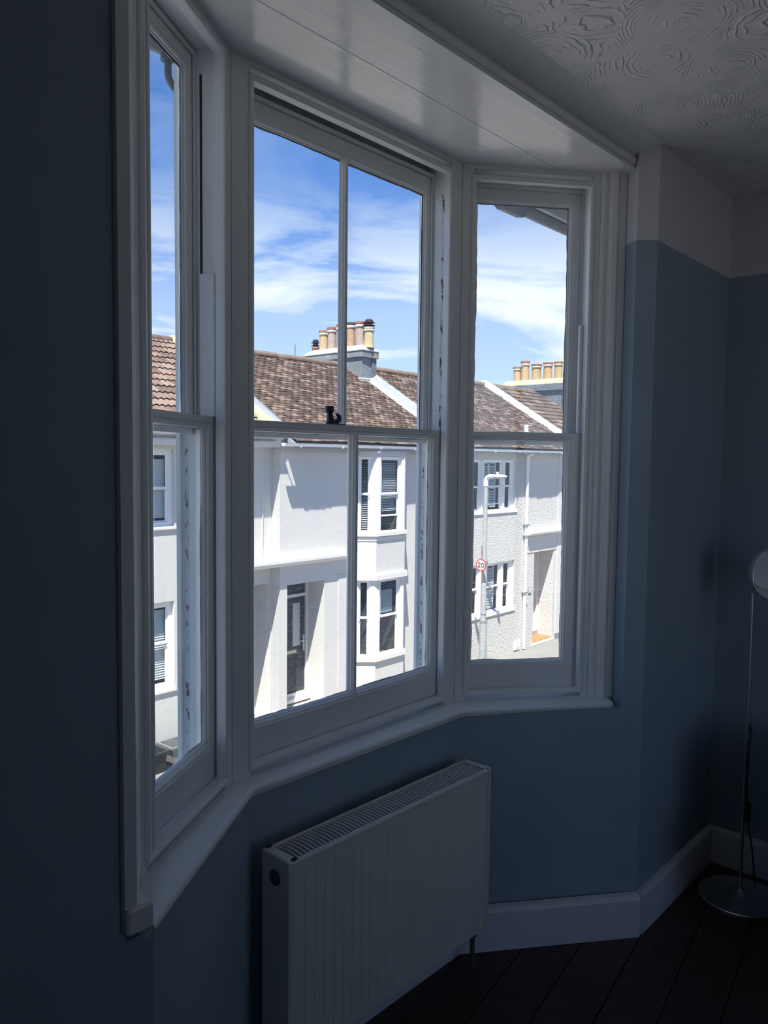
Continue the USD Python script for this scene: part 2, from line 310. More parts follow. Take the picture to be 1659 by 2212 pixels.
part(rw, 'frame', ring(FBk, [at_d(rr4, 0), ins(rr4, .06, 0), ins(rr4, .06, .06), at_d(rr4, .06)]), 'white_gloss')
for k in (1, 2): part(rw, 'mullion', bx(RW0 + (RW1 - RW0) * k / 3 - .03, RW0 + (RW1 - RW0) * k / 3 + .03, .005, .055, RZ0 + .05, RZ1 - .05, FBk), 'white_gloss')
part(rw, 'pane', (np.array([FBk.P(u, .03, z) for u, z in ((RW0 + .05, RZ0 + .05), (RW1 - .05, RZ0 + .05), (RW1 - .05, RZ1 - .05), (RW0 + .05, RZ1 - .05))]), np.array([(0, 1, 2), (0, 2, 3)])), 'pane_clear')
def two_tone(name, poly, zlo=-.2):
    w = thing(name, kind='structure')
    part(w, 'painted_lower_wall', prism(poly, zlo, ZP), 'wall_paint'); part(w, 'white_upper_wall', prism(poly, ZP, ZC), 'upper_wall_paint'); return w
two_tone('wall_right', [(XR, YB), (XR + .2, YB), (XR + .2, .35), (XR, .35)])
two_tone('wall_front_right', [CRs, CRn, (XR, 0), (XR, .36), OUTR, p2(FRt, .553, 0)])
two_tone('wall_front_left', [(-.958, .11), (-.958, .35), (XL, .35), (XL, .11)], ZS - .022); struct('wall_front_left_base', prism([CL, (-.948, .35), (XL, .35), (XL, .11)], -.2, ZS - .022), 'wall_paint')
struct('wall_bay', prism([CL, W1, W2, CRs, p2(FRt, .553, 0), OUTR, MITR, MITL, OUTL, (-.948, .35)], -.2, ZS - .022), 'wall_paint')
struct('added_wall_partition', cat([prism([(XL, -1.78), (-.62, -1.78), (-.62, -1.62), (XL, -1.62)], -.2, ZC), prism([(1.15, -1.78), (XR, -1.78), (XR, -1.62), (1.15, -1.62)], -.2, ZC), prism([(-.62, -1.78), (1.15, -1.78), (1.15, -1.62), (-.62, -1.62)], 2.25, ZC)]), 'wall_paint')  # added behind the camera to keep rear daylight off the front left wall
# skirting boards
base_prof = lambda t: [(0, 0), (t, 0), (t, .128), (t - .004, .136), (t - .012, .141), (0, .143)]
struct('baseboard_bay', sweep_path([CRn, (.392, .400), (-.432, .424), CL], [(o, z) for o, z in base_prof(.030)]), 'skirting_paint')
struct('baseboard_front', sweep_path([(XR, -.0), (.884, -.0)], [(o, z) for o, z in base_prof(.024)]), 'skirting_paint')
struct('baseboard_right', sweep_path([(XR, YB), (XR, -.0)], [(o, z) for o, z in base_prof(.022)]), 'skirting_paint')
struct('baseboard_front_left', sweep_path([CL, (XL, .11)], [(o, z) for o, z in base_prof(.022)]), 'skirting_paint')
# bay soffit (painted boards) and the moulded beam in front of it
so = thing('trim_1', kind='structure')
spoly = Polygon([(-1.02, .088), (.886, .072), (.886, .0), (1.2, .35), OUTR, MITR, MITL, OUTL, (-1.05, .30)]).buffer(0)
spoly = Polygon([(-1.02, .088), (.850, .072), p2(FRt, .60, .0), OUTR, MITR, MITL, OUTL, (-1.05, .30)]).buffer(0)
ylines = [.0, .17, .262, .352, .9]
for i in range(4):
    g = spoly.intersection(sbox(-2, ylines[i] + .0005 * (i > 0), 2, ylines[i + 1]))
    for q in getattr(g, 'geoms', [g]):
        if q.area > 1e-4: part(so, 'soffit_board', prism(q, ZF + .0008 * (i % 2), ZF + .06), 'soffit_gloss')
struct('trim_2', profu(Fr((-1.3, .088 + .0025), (1, -.0088), (.0088, 1)), [(.03, ZF - .001), (-.002, ZF - .001), (-.005, ZF + .006), (.002, ZF + .009), (.002, ZF + .011), (-.005, ZF + .013), (-.008, ZF + .028), (-.010, ZF + .031), (.004, ZF + .034), (.004, ZF + .038), (-.012, ZF + .041), (-.018, ZF + .047), (-.030, ZF + .052), (-.040, ZF + .060), (-.060, ZF + .068), (-.085, ZC + .001), (.03, ZC + .001)], 0, 2.186), 'white_gloss', smooth=35)
# the window board (sill): nosed edge all round the bay
N0, N1, N2, N3 = (-.918, .096), (-.436, .414), (.402, .396), (.822, .078)
zs, zb = ZS, ZS - .024
nose = [(-.14, zb), (-.004, zb), (-.004, zb + .0035), (.003, zb + .006), (.006, zb + .011), (.006, zb + .015), (.002, zb + .021), (-.006, zs), (-.14, zs + .001)]
sill = sweep_path([N3, N2, N1, N0], nose)
struct('trim_3', sill, 'white_gloss', smooth=40)
struct('trim_6', cat([sweep_path([N3, N2, N1, N0], [(-.10, zb - .006), (-.010, zb - .006), (-.008, zb), (-.10, zb)])]), 'white_gloss')
# ------------------------------------------------------------------ sash windows
Z0, Z1 = .830, 2.490                                     # daylight opening inside the staff bead
def sash(fr, o, g, d0, d1, dg, parent, name, mt='white_gloss', bar=None, pane='pane_clear', putty=True):
    G = g
    s = part(parent, name, ring(fr, [at_d(o, d0), ins(G, -.016, d0), ins(G, -.0135, d0 + .0035), ins(G, -.0095, d0 + .0035), ins(G, -.006, d0 + .007), ins(G, -.0055, d0 + .010), ins(G, -.0025, d0 + .012), ins(G, 0, d0 + .018), ins(G, 0, dg), ins(G, 0, dg + .003), ins(G, -.012, d1 - .004), ins(G, -.013, d1), at_d(o, d1)]), mt)
    zz = (G[2], G[3]); us = [G[0], G[1]]
    if bar:
        prof = [(-.005, d0 + .001), (.005, d0 + .001), (.007, d0 + .0045), (.010, d0 + .008), (.0105, d0 + .011), (.0145, d0 + .018), (.0145, dg + .003), (.004, d1 - .004), (-.004, d1 - .004), (-.0145, dg + .003), (-.0145, d0 + .018), (-.0105, d0 + .011), (-.010, d0 + .008), (-.007, d0 + .0045)]
        part(s, 'glazing_bar', profz(fr, [(bar + a, d) for a, d in prof], zz[0] - .012, zz[1] + .012), mt); us = [G[0], bar, G[1]]
    for i in range(len(us) - 1):
        v = [fr.P(u, dg + .001, z) for u, z in ((us[i] - .004, zz[0] - .004), (us[i + 1] + .004, zz[0] - .004), (us[i + 1] + .004, zz[1] + .004), (us[i] - .004, zz[1] + .004))]
        part(s, 'pane', (np.array(v), np.array([(0, 1, 2), (0, 2, 3)])), pane)
    # ragged line of old putty round the outside of the glass
    if putty:
        ms = []; rr = random.Random(hash(name) % 97 if False else int(G[0] * 1000) + int(d0 * 1000))
        for (ua, za, ub, zb_) in ((G[0], G[2], G[1], G[2]), (G[0], G[3], G[1], G[3]), (G[0], G[2], G[0], G[3]), (G[1], G[2], G[1], G[3])):
            L = math.hypot(ub - ua, zb_ - za); n = max(8, int(L / .012)); iu, iz = (0, 1 if za == G[2] else -1) if za == zb_ else (1 if ua == G[0] else -1, 0); w = 0.0012
            qa, qb = [], []
            for k in range(n + 1):
                t = k / n; w = min(.0045, max(.0006, w + rr.uniform(-.0012, .0012))); u, z = ua + (ub - ua) * t, za + (zb_ - za) * t
                qa.append(fr.P(u - iu * .003, dg + .004, z - iz * .003)); qb.append(fr.P(u + iu * w, dg + .0022, z + iz * w))
            v = np.array(qa + qb); f = [(k, k + 1, n + 2 + k, n + 1 + k) for k in range(n)]; ms.append((v, tri(f)))
        part(s, 'putty_line', cat(ms), 'putty')
    return s
def window(n, fr, W, uo, gl, gu, bars=(None, None), panes=('pane_smeared', 'pane_clear'), drop=0.0, cord=False, dz=0.0):
    w = thing('window_%d' % n, kind='structure'); u0, u1 = uo; Z1 = 2.490 + dz * .7; J = (u0 - .010, u1 + .010, ZS + .002, 2.525)
    O = (0.001, W, ZS - .004, ZF + .004)
    part(w, 'frame_lining', ring(fr, [at_d(O, 0), at_d(J, 0), at_d(J, .022), at_d(J, .032), at_d(J, .118), at_d(O, .118)]), 'white_gloss')
    bo = (u0, u1, Z0, Z1)
    part(w, 'staff_bead', ring(fr, [ins(bo, -.017, .001), ins(bo, -.017, -.003), ins(bo, -.0155, -.0045), ins(bo, -.0145, -.003), ins(bo, -.0125, -.0055), ins(bo, -.006, -.006), ins(bo, -.001, -.003), ins(bo, 0, .001), ins(bo, 0, .020), ins(bo, -.017, .020)]), 'white_gloss')
    part(w, 'parting_bead', ring(fr, [ins(bo, -.012, .0700), ins(bo, -.001, .0700), ins(bo, -.001, .0750), ins(bo, -.012, .0750)]), 'old_paint')
    oz = (u0 + .001, u1 - .001, Z0 - .006, 2.472 + dz)
    part(w, 'outer_lining', ring(fr, [ins(oz, -.055, .1095), ins(oz, 0, .1095), ins(oz, 0, .1195), ins(oz, -.055, .1195)]), 'old_paint')
    part(w, 'channel', ring(fr, [ins(J, .0006, .0755), ins(J, .0006, .109), ins(J, -.001, .109), ins(J, -.001, .0755)]), 'old_paint')
    for uu in (J[0] + .0008, J[1] - .0008): part(w, 'worn_strip', bx(uu - .0006, uu + .0006, .094, .102, .86, 1.62, fr), 'worn_channel')
    part(w, 'outer_sill', profu(fr, [(.09, ZS - .02), (.16, ZS - .05), (.16, ZS - .02), (.09, ZS + .005)], -.03, W + .03), 'old_paint')
    lo = (u0 - .0085, u1 + .0085, Z0 - .004, 1.690); up = (u0 - .0085, u1 + .0085, 1.650, 2.512 - drop + dz * .5)
    ls = sash(fr, lo, (*gl, .920, 1.662), .028, .067, .048, w, 'lower_sash', bar=bars[0], pane=panes[0])
    us = sash(fr, up, (*gu, 1.690, 2.446 - .4 * drop + dz), .0765, .108, .092, w, 'upper_sash', bar=bars[1], pane=panes[1])
    return w, ls, us
wc, lsc, usc = window(2, FC, .9165, (.068, .850), (.096, .823), (.090, .830), (.4685, .4685), ('pane_smeared', 'pane_clear'), .022)
wr, lsr, usr = window(3, FRt, .470, (.046, .430), (.067, .381), (.075, .392), panes=('pane_clear', 'pane_dusty'))
wl, lsl, usl = window(1, FLf, .450, (.046, .425), (.067, .385), (.072, .392), panes=('pane_clear', 'pane_clear'), dz=.026)
# corner posts between the three frames
for w, fr, mit, c in ((wc, FLf, MITL, A2), (wr, FRt, MITR, B2)):
    part(w, 'corner_post', prism([tuple(c), p2(fr, .0, .118), mit, p2(FC, 0 if fr is FLf else .917, .118)], ZS - .02, ZF + .004), 'white_gloss')
# architraves
pr = [(.466, 0), (.466, -.006), (.472, -.010), (.478, -.010), (.482, -.006), (.490, -.004), (.494, -.012), (.502, -.017), (.516, -.017), (.521, -.013), (.523, -.006), (.527, -.006), (.529, -.010), (.552, -.010), (.552, 0)]
part(wr, 'architrave', profz(FRt, pr, ZS, ZF + .002), 'white_gloss', smooth=30)
pl = [p2(FLf, u, d) for u, d in ((.412, 0), (.412, -.006), (.417, -.010), (.424, -.010), (.429, -.005), (.434, -.004), (.438, -.012), (.446, -.014), (.458, -.012), (.462, -.006), (.466, -.010), (.478, -.010))]
part(wl, 'architrave', prism(pl + [(-.944, .098), (-.967, .098), (-.967, .14), p2(FLf, .56, .02)], ZS + .040, ZF + .002), 'white_gloss')
part(wl, 'sill_horn', bx(-.966, -.914, .090, .20, ZS - .006, ZS + .041, b=.005), 'white_gloss')
part(wl, 'outer_boxing', prism([p2(FLf, .450, .0), p2(FLf, .56, .02), OUTL, p2(FLf, .450, .118)], ZS - .02, ZF + .002), 'white_gloss')
part(wr, 'outer_boxing', prism([p2(FRt, .470, 0), p2(FRt, .553, 0), OUTR, p2(FRt, .470, .118)], ZS - .02, ZF + .002), 'white_gloss')
# sash stops screwed into the side jambs
part(wl, 'sash_stop', bx(.036, .0460, .0225, .060, 1.690, 2.02, FLf, .002), 'white_gloss')
part(wl, 'cord_groove', bx(.0355, .0372, .0560, .0610, 2.00, 2.47, FLf), 'dark_gap')
part(wr, 'sash_stop', bx(.416, .430, .024, .040, 1.690, 2.05, FRt, .002), 'white_gloss')
# torn sash-cord slot in the centre frame's right jamb
part(wc, 'cord_slot', bx(.852, .8545, .022, .031, 1.69, 2.43, FC), 'worn_channel', 'torn dark sash cord slot')
# fastener on the centre meeting rail
lk = part(lsc, 'sash_fastener', cat([bx(.372, .428, .036, .064, 1.690, 1.6935, FC, .001), lathe([(.014, 0), (.013, .006), (.010, .013), (.0095, .024), (.0075, .030), (.0115, .034), (.0135, .041), (.0130, .048), (.0095, .051)], FC.P(.384, .052, 1.692), (-.10, 0, 1), 18), tube([FC.P(.392, .052, 1.699), FC.P(.408, .054, 1.698), FC.P(.421, .056, 1.704), FC.P(.421, .056, 1.716), FC.P(.412, .056, 1.722)], .006, 10, radii=[.008, .0085, .0085, .0065, .004])]), 'black_iron', 'black iron sash fastener', smooth=40)
# ------------------------------------------------------------------ outside of this house: gutter, fascia, walls, roof
struct('wall_exterior', cat([prism([(XR - .02, .20), (30, .20), (30, .42), (XR - .02, .42)], -3.2, 2.62), prism([(-16, .22), (-2.0, .22), (-2.0, .42), (-16, .42)], -3.2, 2.62), prism([(-1.05, .21), OUTL, MITL, MITR, OUTR, (1.0, .21)], -3.2, -.2), prism([(XL, .22), (-.95, .22), (-.95, .40), (XL, .40)], -3.2, -.2), prism([(1.0, .22), (XR, .22), (XR, .40), (1.0, .40)], -3.2, -.2)]), 'render_white')
struct('trim_4', cat([bx(-16, 30, .20, .63, 2.66, 2.70), bx(-16, 30, .61, .63, 2.60, 2.78), bx(-1.0, 1.0, .40, .62, 2.605, 2.66)]), 'eaves_green')
struct('trim_5', cat([profu(XY, [(.66, 2.74), (.66, 2.78), (-1.6, 4.1), (-3.95, 2.72), (-3.95, 2.62), (-1.6, 3.95), (.20, 2.70)], -16, 30)]), 'slate_side')
gut = [(.64, 2.70), (.632, 2.70), (.63, 2.64), (.645, 2.60), (.675, 2.584), (.705, 2.590), (.73, 2.62), (.742, 2.70), (.736, 2.70), (.722, 2.63), (.70, 2.60), (.672, 2.594), (.65, 2.61), (.638, 2.65)]
og = thing('gutter', 'grey half round gutter under the eaves above the bay window', 'gutter', (0, .69, 2.6))
part(og, 'gutter_channel', profu(XY, gut, -6, 9), 'gutter_grey', smooth=40)
for x in (1.02, -1.9): part(og, 'gutter_union', profu(XY, [(.62 + (d - .62) * 1.08 - .004, 2.66 + (z - 2.66) * 1.2) for d, z in gut], x, x + .14), 'gutter_grey', smooth=40)
dp = thing('downpipe', 'grey swan neck rainwater pipe curving from gutter to bay corner', 'drainpipe', (-.47, .7, 2.5))
arc = [(-.478, .69, 2.60), (-.478, .69, 2.545)] + [(-.478 + .05 * (1 - math.cos(t)), .69 - .02 * (1 - math.cos(t)), 2.545 - .045 * math.sin(t)) for t in np.linspace(.2, 1.6, 8)] + [(-.36, .655, 2.497)]
part(dp, 'pipe', tube(arc, .0088, 12), 'gutter_grey', smooth=50)
part(dp, 'outlet_collar', lathe([(.018, 0), (.018, .03)], (-.478, .69, 2.575)), 'gutter_grey', smooth=40)
struct('roof_bay', prism([p2(FLf, .56, .17), tuple(np.array(MITL) + (-.02, .035)), tuple(np.array(MITR) + (.02, .035)), p2(FRt, .56, .17), (1.0, .30), (-1.0, .30)], ZF + .062, ZF + .068), 'lead_flashing')
#=================================================================== RADIATOR
RA, RB = np.array([-.443, .272]), np.array([.366, .251]); ru = (RB - RA) / np.linalg.norm(RB - RA); RW = np.linalg.norm(RB - RA)
FRad = Fr(RA, ru, (-ru[1], ru[0])); ZT, ZB, DP = .655, .150, .105
rad = thing('radiator', 'white double panel radiator with slotted top grille under the window', 'radiator', (*(RA + ru * RW / 2), ZB))
# ribbed front: shallow vertical flutes
us_, ds = [], []
nf = 24; u = .022
us_ += [.012, .016]; ds += [.006, .003]
for k in range(nf):
    c0 = .022 + (RW - .044) * k / nf; w = (RW - .044) / nf
    for t, d in ((.02, .0015), (.30, .0015), (.42, .0045), (.88, .0045)): us_.append(c0 + t * w); ds.append(d)
us_ += [RW - .020, RW - .016, RW - .012]; ds += [.0, .003, .006]
def ribbed(z0, z1): return list(zip(us_, ds)) + [(RW - .012, .014), (.012, .014)]
prof = ribbed(0, 1)
rings_ = []
for z, k in ((ZB, .0), (ZB + .018, .0), (ZB + .032, 1.), (ZT - .045, 1.), (ZT - .030, .0), (ZT - .012, .0)):
    rings_.append([FRad.P(uu, (.003 + (dd - .003) * k) if i < len(us_) and 1 < i < len(us_) - 2 else dd, z) for i, (uu, dd) in enumerate(prof)])
part(rad, 'front_panel', _run(rings_), 'radiator_enamel', smooth=30)
part(rad, 'back_panel', bx(.014, RW - .014, DP - .014, DP - .002, ZB, ZT - .012, FRad, .003), 'radiator_enamel')
part(rad, 'convector_core', bx(.03, RW - .03, .03, DP - .03, ZB + .03, ZT - .06, FRad), 'radiator_inside')
part(rad, 'top_seam', bx(.004, RW - .004, -.001, .010, ZT - .012, ZT - .002, FRad, .002), 'radiator_enamel')
gr = part(rad, 'top_grille', ring(Fr((0, 0), (1, 0), (0, 1)), [(0, 1, 0, 1, 0)] * 3) if False else cat([bx(.010, RW - .010, .002, .012, ZT - .006, ZT, FRad, .0015), bx(.010, RW - .010, DP - .012, DP - .002, ZT - .006, ZT, FRad, .0015), bx(.006, .030, .002, DP - .002, ZT - .007, ZT, FRad, .0015), bx(RW - .018, RW - .006, .002, DP - .002, ZT - .007, ZT, FRad, .0015)]), 'radiator_enamel')
ng = 56
for k in range(ng):
    c0 = .036 + (RW - .060) * k / ng
    pts = [FRad.P(c0 + .010 * math.sin(t * math.pi) * .5 * (1 if 1 else 1), .010 + (DP - .020) * t, ZT - .0015) for t in np.linspace(0, 1, 7)]
    v = []
    for q in pts: v += [q + FRad.u * s + np.array([0, 0, h]) for s, h in ((-.0022, -.005), (.0022, -.005), (.0022, .001), (-.0022, .001))]
    part(gr, 'grille_bar', _run([v[i * 4:i * 4 + 4] for i in range(7)]), 'radiator_enamel')
def side(u0, u1, nm):
    s = part(rad, nm, cat([bx(u0, u1, .0, DP, ZB - .005, ZT + .002, FRad, .004)]), 'radiator_enamel'); return s
s1 = side(0, .012, 'side_panel'); s2 = side(RW - .012, RW, 'side_panel')
plug = lathe([(.019, -.001), (.019, .003), (.015, .003), (.014, .001), (.006, .001), (.005, .002)], FRad.P(.0, .052, ZT - .052), -FRad.u, 24)
part(s1, 'blanking_plug', plug, 'radiator_inside', 'dark round blanking plug', smooth=40)
part(s1, 'clip', bx(.014, .030, .006, .014, ZT, ZT + .0025, FRad, .001), 'black_plastic', 'small black grille clip')
part(rad, 'pipe', cat([tube([FRad.P(RW - .015, .05, ZB + .02), FRad.P(RW - .015, .05, .0)], .0075, 12), lathe([(.013, 0), (.013, .035)], FRad.P(RW - .015, .05, ZB - .045))]), 'radiator_inside', 'dark supply pipe', smooth=40)
part(rad, 'pipe', tube([FRad.P(.02, .05, ZB + .02), FRad.P(.02, .05, .0)], .0075, 12), 'radiator_inside', 'dark supply pipe', smooth=40)
for u_ in (.12, RW - .15): part(rad, 'wall_bracket', bx(u_, u_ + .03, DP - .002, .15, ZB + .06, ZB + .40, FRad), 'radiator_enamel')
#=================================================================== FLOOR LAMP, CHEST, CLOTH
LX, LY = 1.335, -.200
lamp = thing('floor_lamp', 'slim steel floor lamp with white dome shade in the corner', 'lamp', (LX, LY, 0))
part(lamp, 'base', lathe([(.140, .0), (.143, .002), (.143, .016), (.140, .019), (.100, .024), (.055, .030), (.02, .040), (.012, .046)], (LX, LY, 0), n=48), 'brushed_steel', smooth=25)
part(lamp, 'pole', tube([(LX, LY, .03), (LX, LY, .6), (LX, LY, 1.165)], .0058, 14), 'brushed_steel', smooth=50)
sa = np.array([-.66, -.70, -.05]); sa /= np.linalg.norm(sa)
sc = np.array([LX - .003, LY - .083, 1.213])
shp = [(.018, -.105), (.030, -.100), (.058, -.082), (.080, -.050), (.092, -.012), (.095, .0), (.0925, .0), (.089, -.012), (.077, -.049), (.055, -.080), (.02, -.097)]
part(lamp, 'shade', lathe(shp, sc, sa, 40), 'lamp_white', smooth=40)
part(lamp, 'shade_arm', tube([(LX, LY, 1.160), (LX, LY, 1.20), (LX + .03, LY - .015, 1.225), (LX + .075, LY - .04, 1.228), sc - sa * .10], .0055, 10), 'brushed_steel', smooth=50)
part(lamp, 'diffuser', lathe([(.002, -.060), (.04, -.059), (.068, -.056), (.068, -.059), (.002, -.063)], sc, sa, 40), 'lamp_white', smooth=40)
cord = [(LX + .012, LY + .004, .640), (LX + .022, LY - .01, .625), (LX + .004, LY - .010, .575), (LX - .014, LY - .014, .530), (LX - .012, LY - .012, .48), (LX + .012, LY - .005, .40), (LX + .045, LY, .345), (LX + .060, LY, .29), (LX + .085, LY, .22), (LX + .100, LY - .01, .14), (LX + .11, LY - .02, .03), (LX + .14, LY - .02, .006), (1.55, LY + .02, .006)]
from scipy.interpolate import CubicSpline
cc = CubicSpline(np.arange(len(cord)), np.array(cord)); cpts = cc(np.linspace(0, len(cord) - 1, 90))
part(lamp, 'cord', tube(cpts, .0032, 8), 'black_plastic', 'black lamp cord', smooth=50)
part(lamp, 'switch', cat([bx(LX + .040, LX + .064, LY - .010, LY + .010, .275, .352, b=.006)]), 'black_plastic', 'black inline switch')
part(lamp, 'cord_clip', bx(LX + .004, LX + .022, LY - .008, LY + .008, .632, .650, b=.003), 'black_plastic')
ch = thing('chest_of_drawers', 'brown wooden chest of drawers at the right edge beside the floor lamp', 'chest of drawers', (1.3, -.75, 0))
part(ch, 'body', bx(1.075, 1.545, -1.10, -.375, .04, .595, b=.004), 'chest_wood')
part(ch, 'top', bx(1.045, 1.555, -1.12, -.350, .595, .622, b=.005), 'chest_wood')
part(ch, 'plinth', bx(1.095, 1.54, -1.09, -.39, 0, .04), 'chest_wood')
for i, (za, zb_, o) in enumerate(((.33, .58, 0), (.055, .315, .045))):
    dr = part(ch, 'drawer', cat([bx(1.056 - o, 1.076 - o, -1.085, -.390, za, zb_, b=.003)] + ([bx(1.076 - o, 1.30, -.402, -.392, za + .02, zb_ - .04), bx(1.076 - o, 1.30, -1.08, -1.07, za + .02, zb_ - .04)] if o else [])), 'chest_wood')
    part(dr, 'knob', lathe([(.008, 0), (.007, .012), (.014, .020), (.013, .028), (.004, .032)], (1.056 - o, -.74, (za + zb_) / 2), (-1, 0, 0)), 'brushed_steel', smooth=40)
# white cloth hanging over the open drawer
nu, nv = 26, 14; V = []
for i in range(nu):
    for j in range(nv):
        a, b = i / (nu - 1), j / (nv - 1); s = a * .20
        if s < .07: x, z = 1.06 - s * .95 + .012, .333 + .010 * math.sin(a * 9)
        else: x, z = .999 - .02 * math.sin((s - .07) * 30) * .3 , .330 - (s - .07) * .62
        yy = -.398 - b * .22 + .012 * math.sin(a * 8 + b * 3)
        z += .012 * math.sin(b * 11 + a * 5) + .007 * math.sin(b * 23 + 2 * a) + (.03 * math.exp(-((a - .45) / .18) ** 2) * (.6 + .4 * math.sin(b * 7)))
        x += .008 * math.sin(b * 17 + a * 6) - .045 * math.exp(-((a - .5) / .22) ** 2) * math.exp(-(b / .5) ** 2)
        V.append((x, yy, z))
F_ = [(i * nv + j, i * nv + j + 1, (i + 1) * nv + j + 1, (i + 1) * nv + j) for i in range(nu - 1) for j in range(nv - 1)]
Va = np.array(V); Vb = Va + np.array([-.004, .002, .004]); nn_ = len(Va); Ft = tri(F_)
edge = [(j, j + 1) for j in range(nv - 1)] + [((nu - 1) * nv + j + 1, (nu - 1) * nv + j) for j in range(nv - 1)] + [((i + 1) * nv, i * nv) for i in range(nu - 1)] + [(i * nv + nv - 1, (i + 1) * nv + nv - 1) for i in range(nu - 1)]
single('cloth', (np.vstack([Va, Vb]), np.vstack([Ft[:, ::-1], Ft + nn_, tri([(a, b, b + nn_, a + nn_) for a, b in edge])])), 'cotton', 'crumpled white cloth hanging out of the open bottom drawer', 'cloth', smooth=True)
#=================================================================== THE STREET
GZ = -3.20
struct('pavement_far', bx(-16, 34, 7.9, 13.2, GZ - .15, GZ + .0), 'paving')
struct('kerb_far', bx(-16, 34, 7.76, 7.90, GZ - .25, GZ + .005, b=.01), 'kerb_stone')
struct('road', bx(-16, 34, 2.3, 7.76, GZ - .3, GZ - .10), 'asphalt')
struct('kerb_near', bx(-16, 34, 2.16, 2.30, GZ - .25, GZ + .005, b=.01), 'kerb_stone')
struct('pavement_near', bx(-16, 34, .42, 2.16, GZ - .15, GZ), 'paving_pale')
struct('ground', bx(-80, 100, -60, 120, GZ - .5, GZ - .35), 'paving')
YM, YL = 9.50, 9.72
def eyes(x): return x
def put(parent, name, mesh, m, **k): return part(parent, name, mesh, m, **k)
def tile_roof(parent, x0, x1, ye, ze, yr, zr, w, gauge, kind, mats, seed, span=None, hold=None):
    """Tiles laid in courses up the slope. kind 'parts': each tile a part; 'stuff': one joined mesh per tone."""
    rr = random.Random(seed); L = math.hypot(yr - ye, zr - ze); sy, sz = (yr - ye) / L, (zr - ze) / L; ny, nz = -sz, sy
    n = int(L / gauge); out = {m: [] for m in mats}; cnt = 0
    for c in range(n):
        s0 = c * L / n; off = (c % 2) * w * .5 if kind == 'stuff' else 0
        k0, k1 = int(math.floor((x0 - off) / w)), int(math.ceil((x1 - off) / w))
        for k in range(k0, k1):
            xa, xb = max(x0, off + k * w + .002), min(x1, off + (k + 1) * w - .002)
            if xb - xa < .02: continue
            wob, h0 = rr.uniform(-.006, .006), rr.uniform(0, .005); m = rr.choice(mats)
            wob += .012 * math.sin(k * .37 + c * 1.3) * (kind == 'stuff')
            if hold and rr.random() < .6: m = mats[1]
            if kind == 'parts': cs = [(0, 0), (.12, .020), (.25, .026), (.38, .018), (.5, 0), (.62, .020), (.75, .026), (.88, .018), (1, 0)]
            else: cs = [(0, .0), (.3, .004), (.7, .006), (1, .0)]
            th = .013 if kind == 'parts' else .0065; ln = gauge * 1.18; rows = []
            for s, lift in ((s0 + wob, th + (h0 + .012 if kind == 'parts' else h0 * .5 + .001)), (s0 + ln, .0)):
                top = [(xa + (xb - xa) * t, s, h + lift + th) for t, h in cs]; bot = [(x, s_, h - th) for x, s_, h in reversed(top)]
                rows.append([np.array([x, ye + sy * s_ + ny * h, ze + sz * s_ + nz * h]) for x, s_, h in top + bot])
            q = len(cs); v = np.array(rows[0] + rows[1]); f = []
            for i in range(q - 1): f.append((i, i + 1, 2 * q + i + 1, 2 * q + i))
            for i in range(q - 1): f.append((i, 2 * q - 1 - i, 2 * q - 2 - i, i + 1))
            f += [(0, 2 * q, 4 * q - 1, 2 * q - 1), (q - 1, q, 3 * q, 3 * q - 1)]
            v, f = v, tri(f)
            vis = span is None or (span[0] <= (xa + xb) / 2 <= span[1])
            if kind == 'parts' and vis: part(parent, 'tile', fix(v, f), m); cnt += 1
            else: out[m].append((v, f))
    for m, ms in out.items():
        if ms: part(parent, 'tile_field', cat(ms), m, kind='stuff')
    return cnt
def deck(x0, x1, ye, ze, yr, zr): return profu(XY, [(ye + .02, ze - .03), (yr, zr - .03), (2 * yr - ye, ze - .03), (2 * yr - ye, ze - .2), (yr, zr - .25), (ye + .02, ze - .12)], x0, x1)
def ridge_tiles(parent, x0, x1, yr, zr, m, w=.33, seed=3):
    rr = random.Random(seed); n = max(1, int((x1 - x0) / w)); ms = []
    for k in range(n):
        a = x0 + (x1 - x0) * k / n; b = x0 + (x1 - x0) * (k + 1) / n; h = rr.uniform(-.006, .008)
        pr = [(yr + .13 * math.cos(t), zr - .03 + h + .10 * math.sin(t)) for t in np.linspace(-.15, math.pi + .15, 9)]
        part(parent, 'ridge_tile', profu(XY, pr, a + .004, b + .012), m)
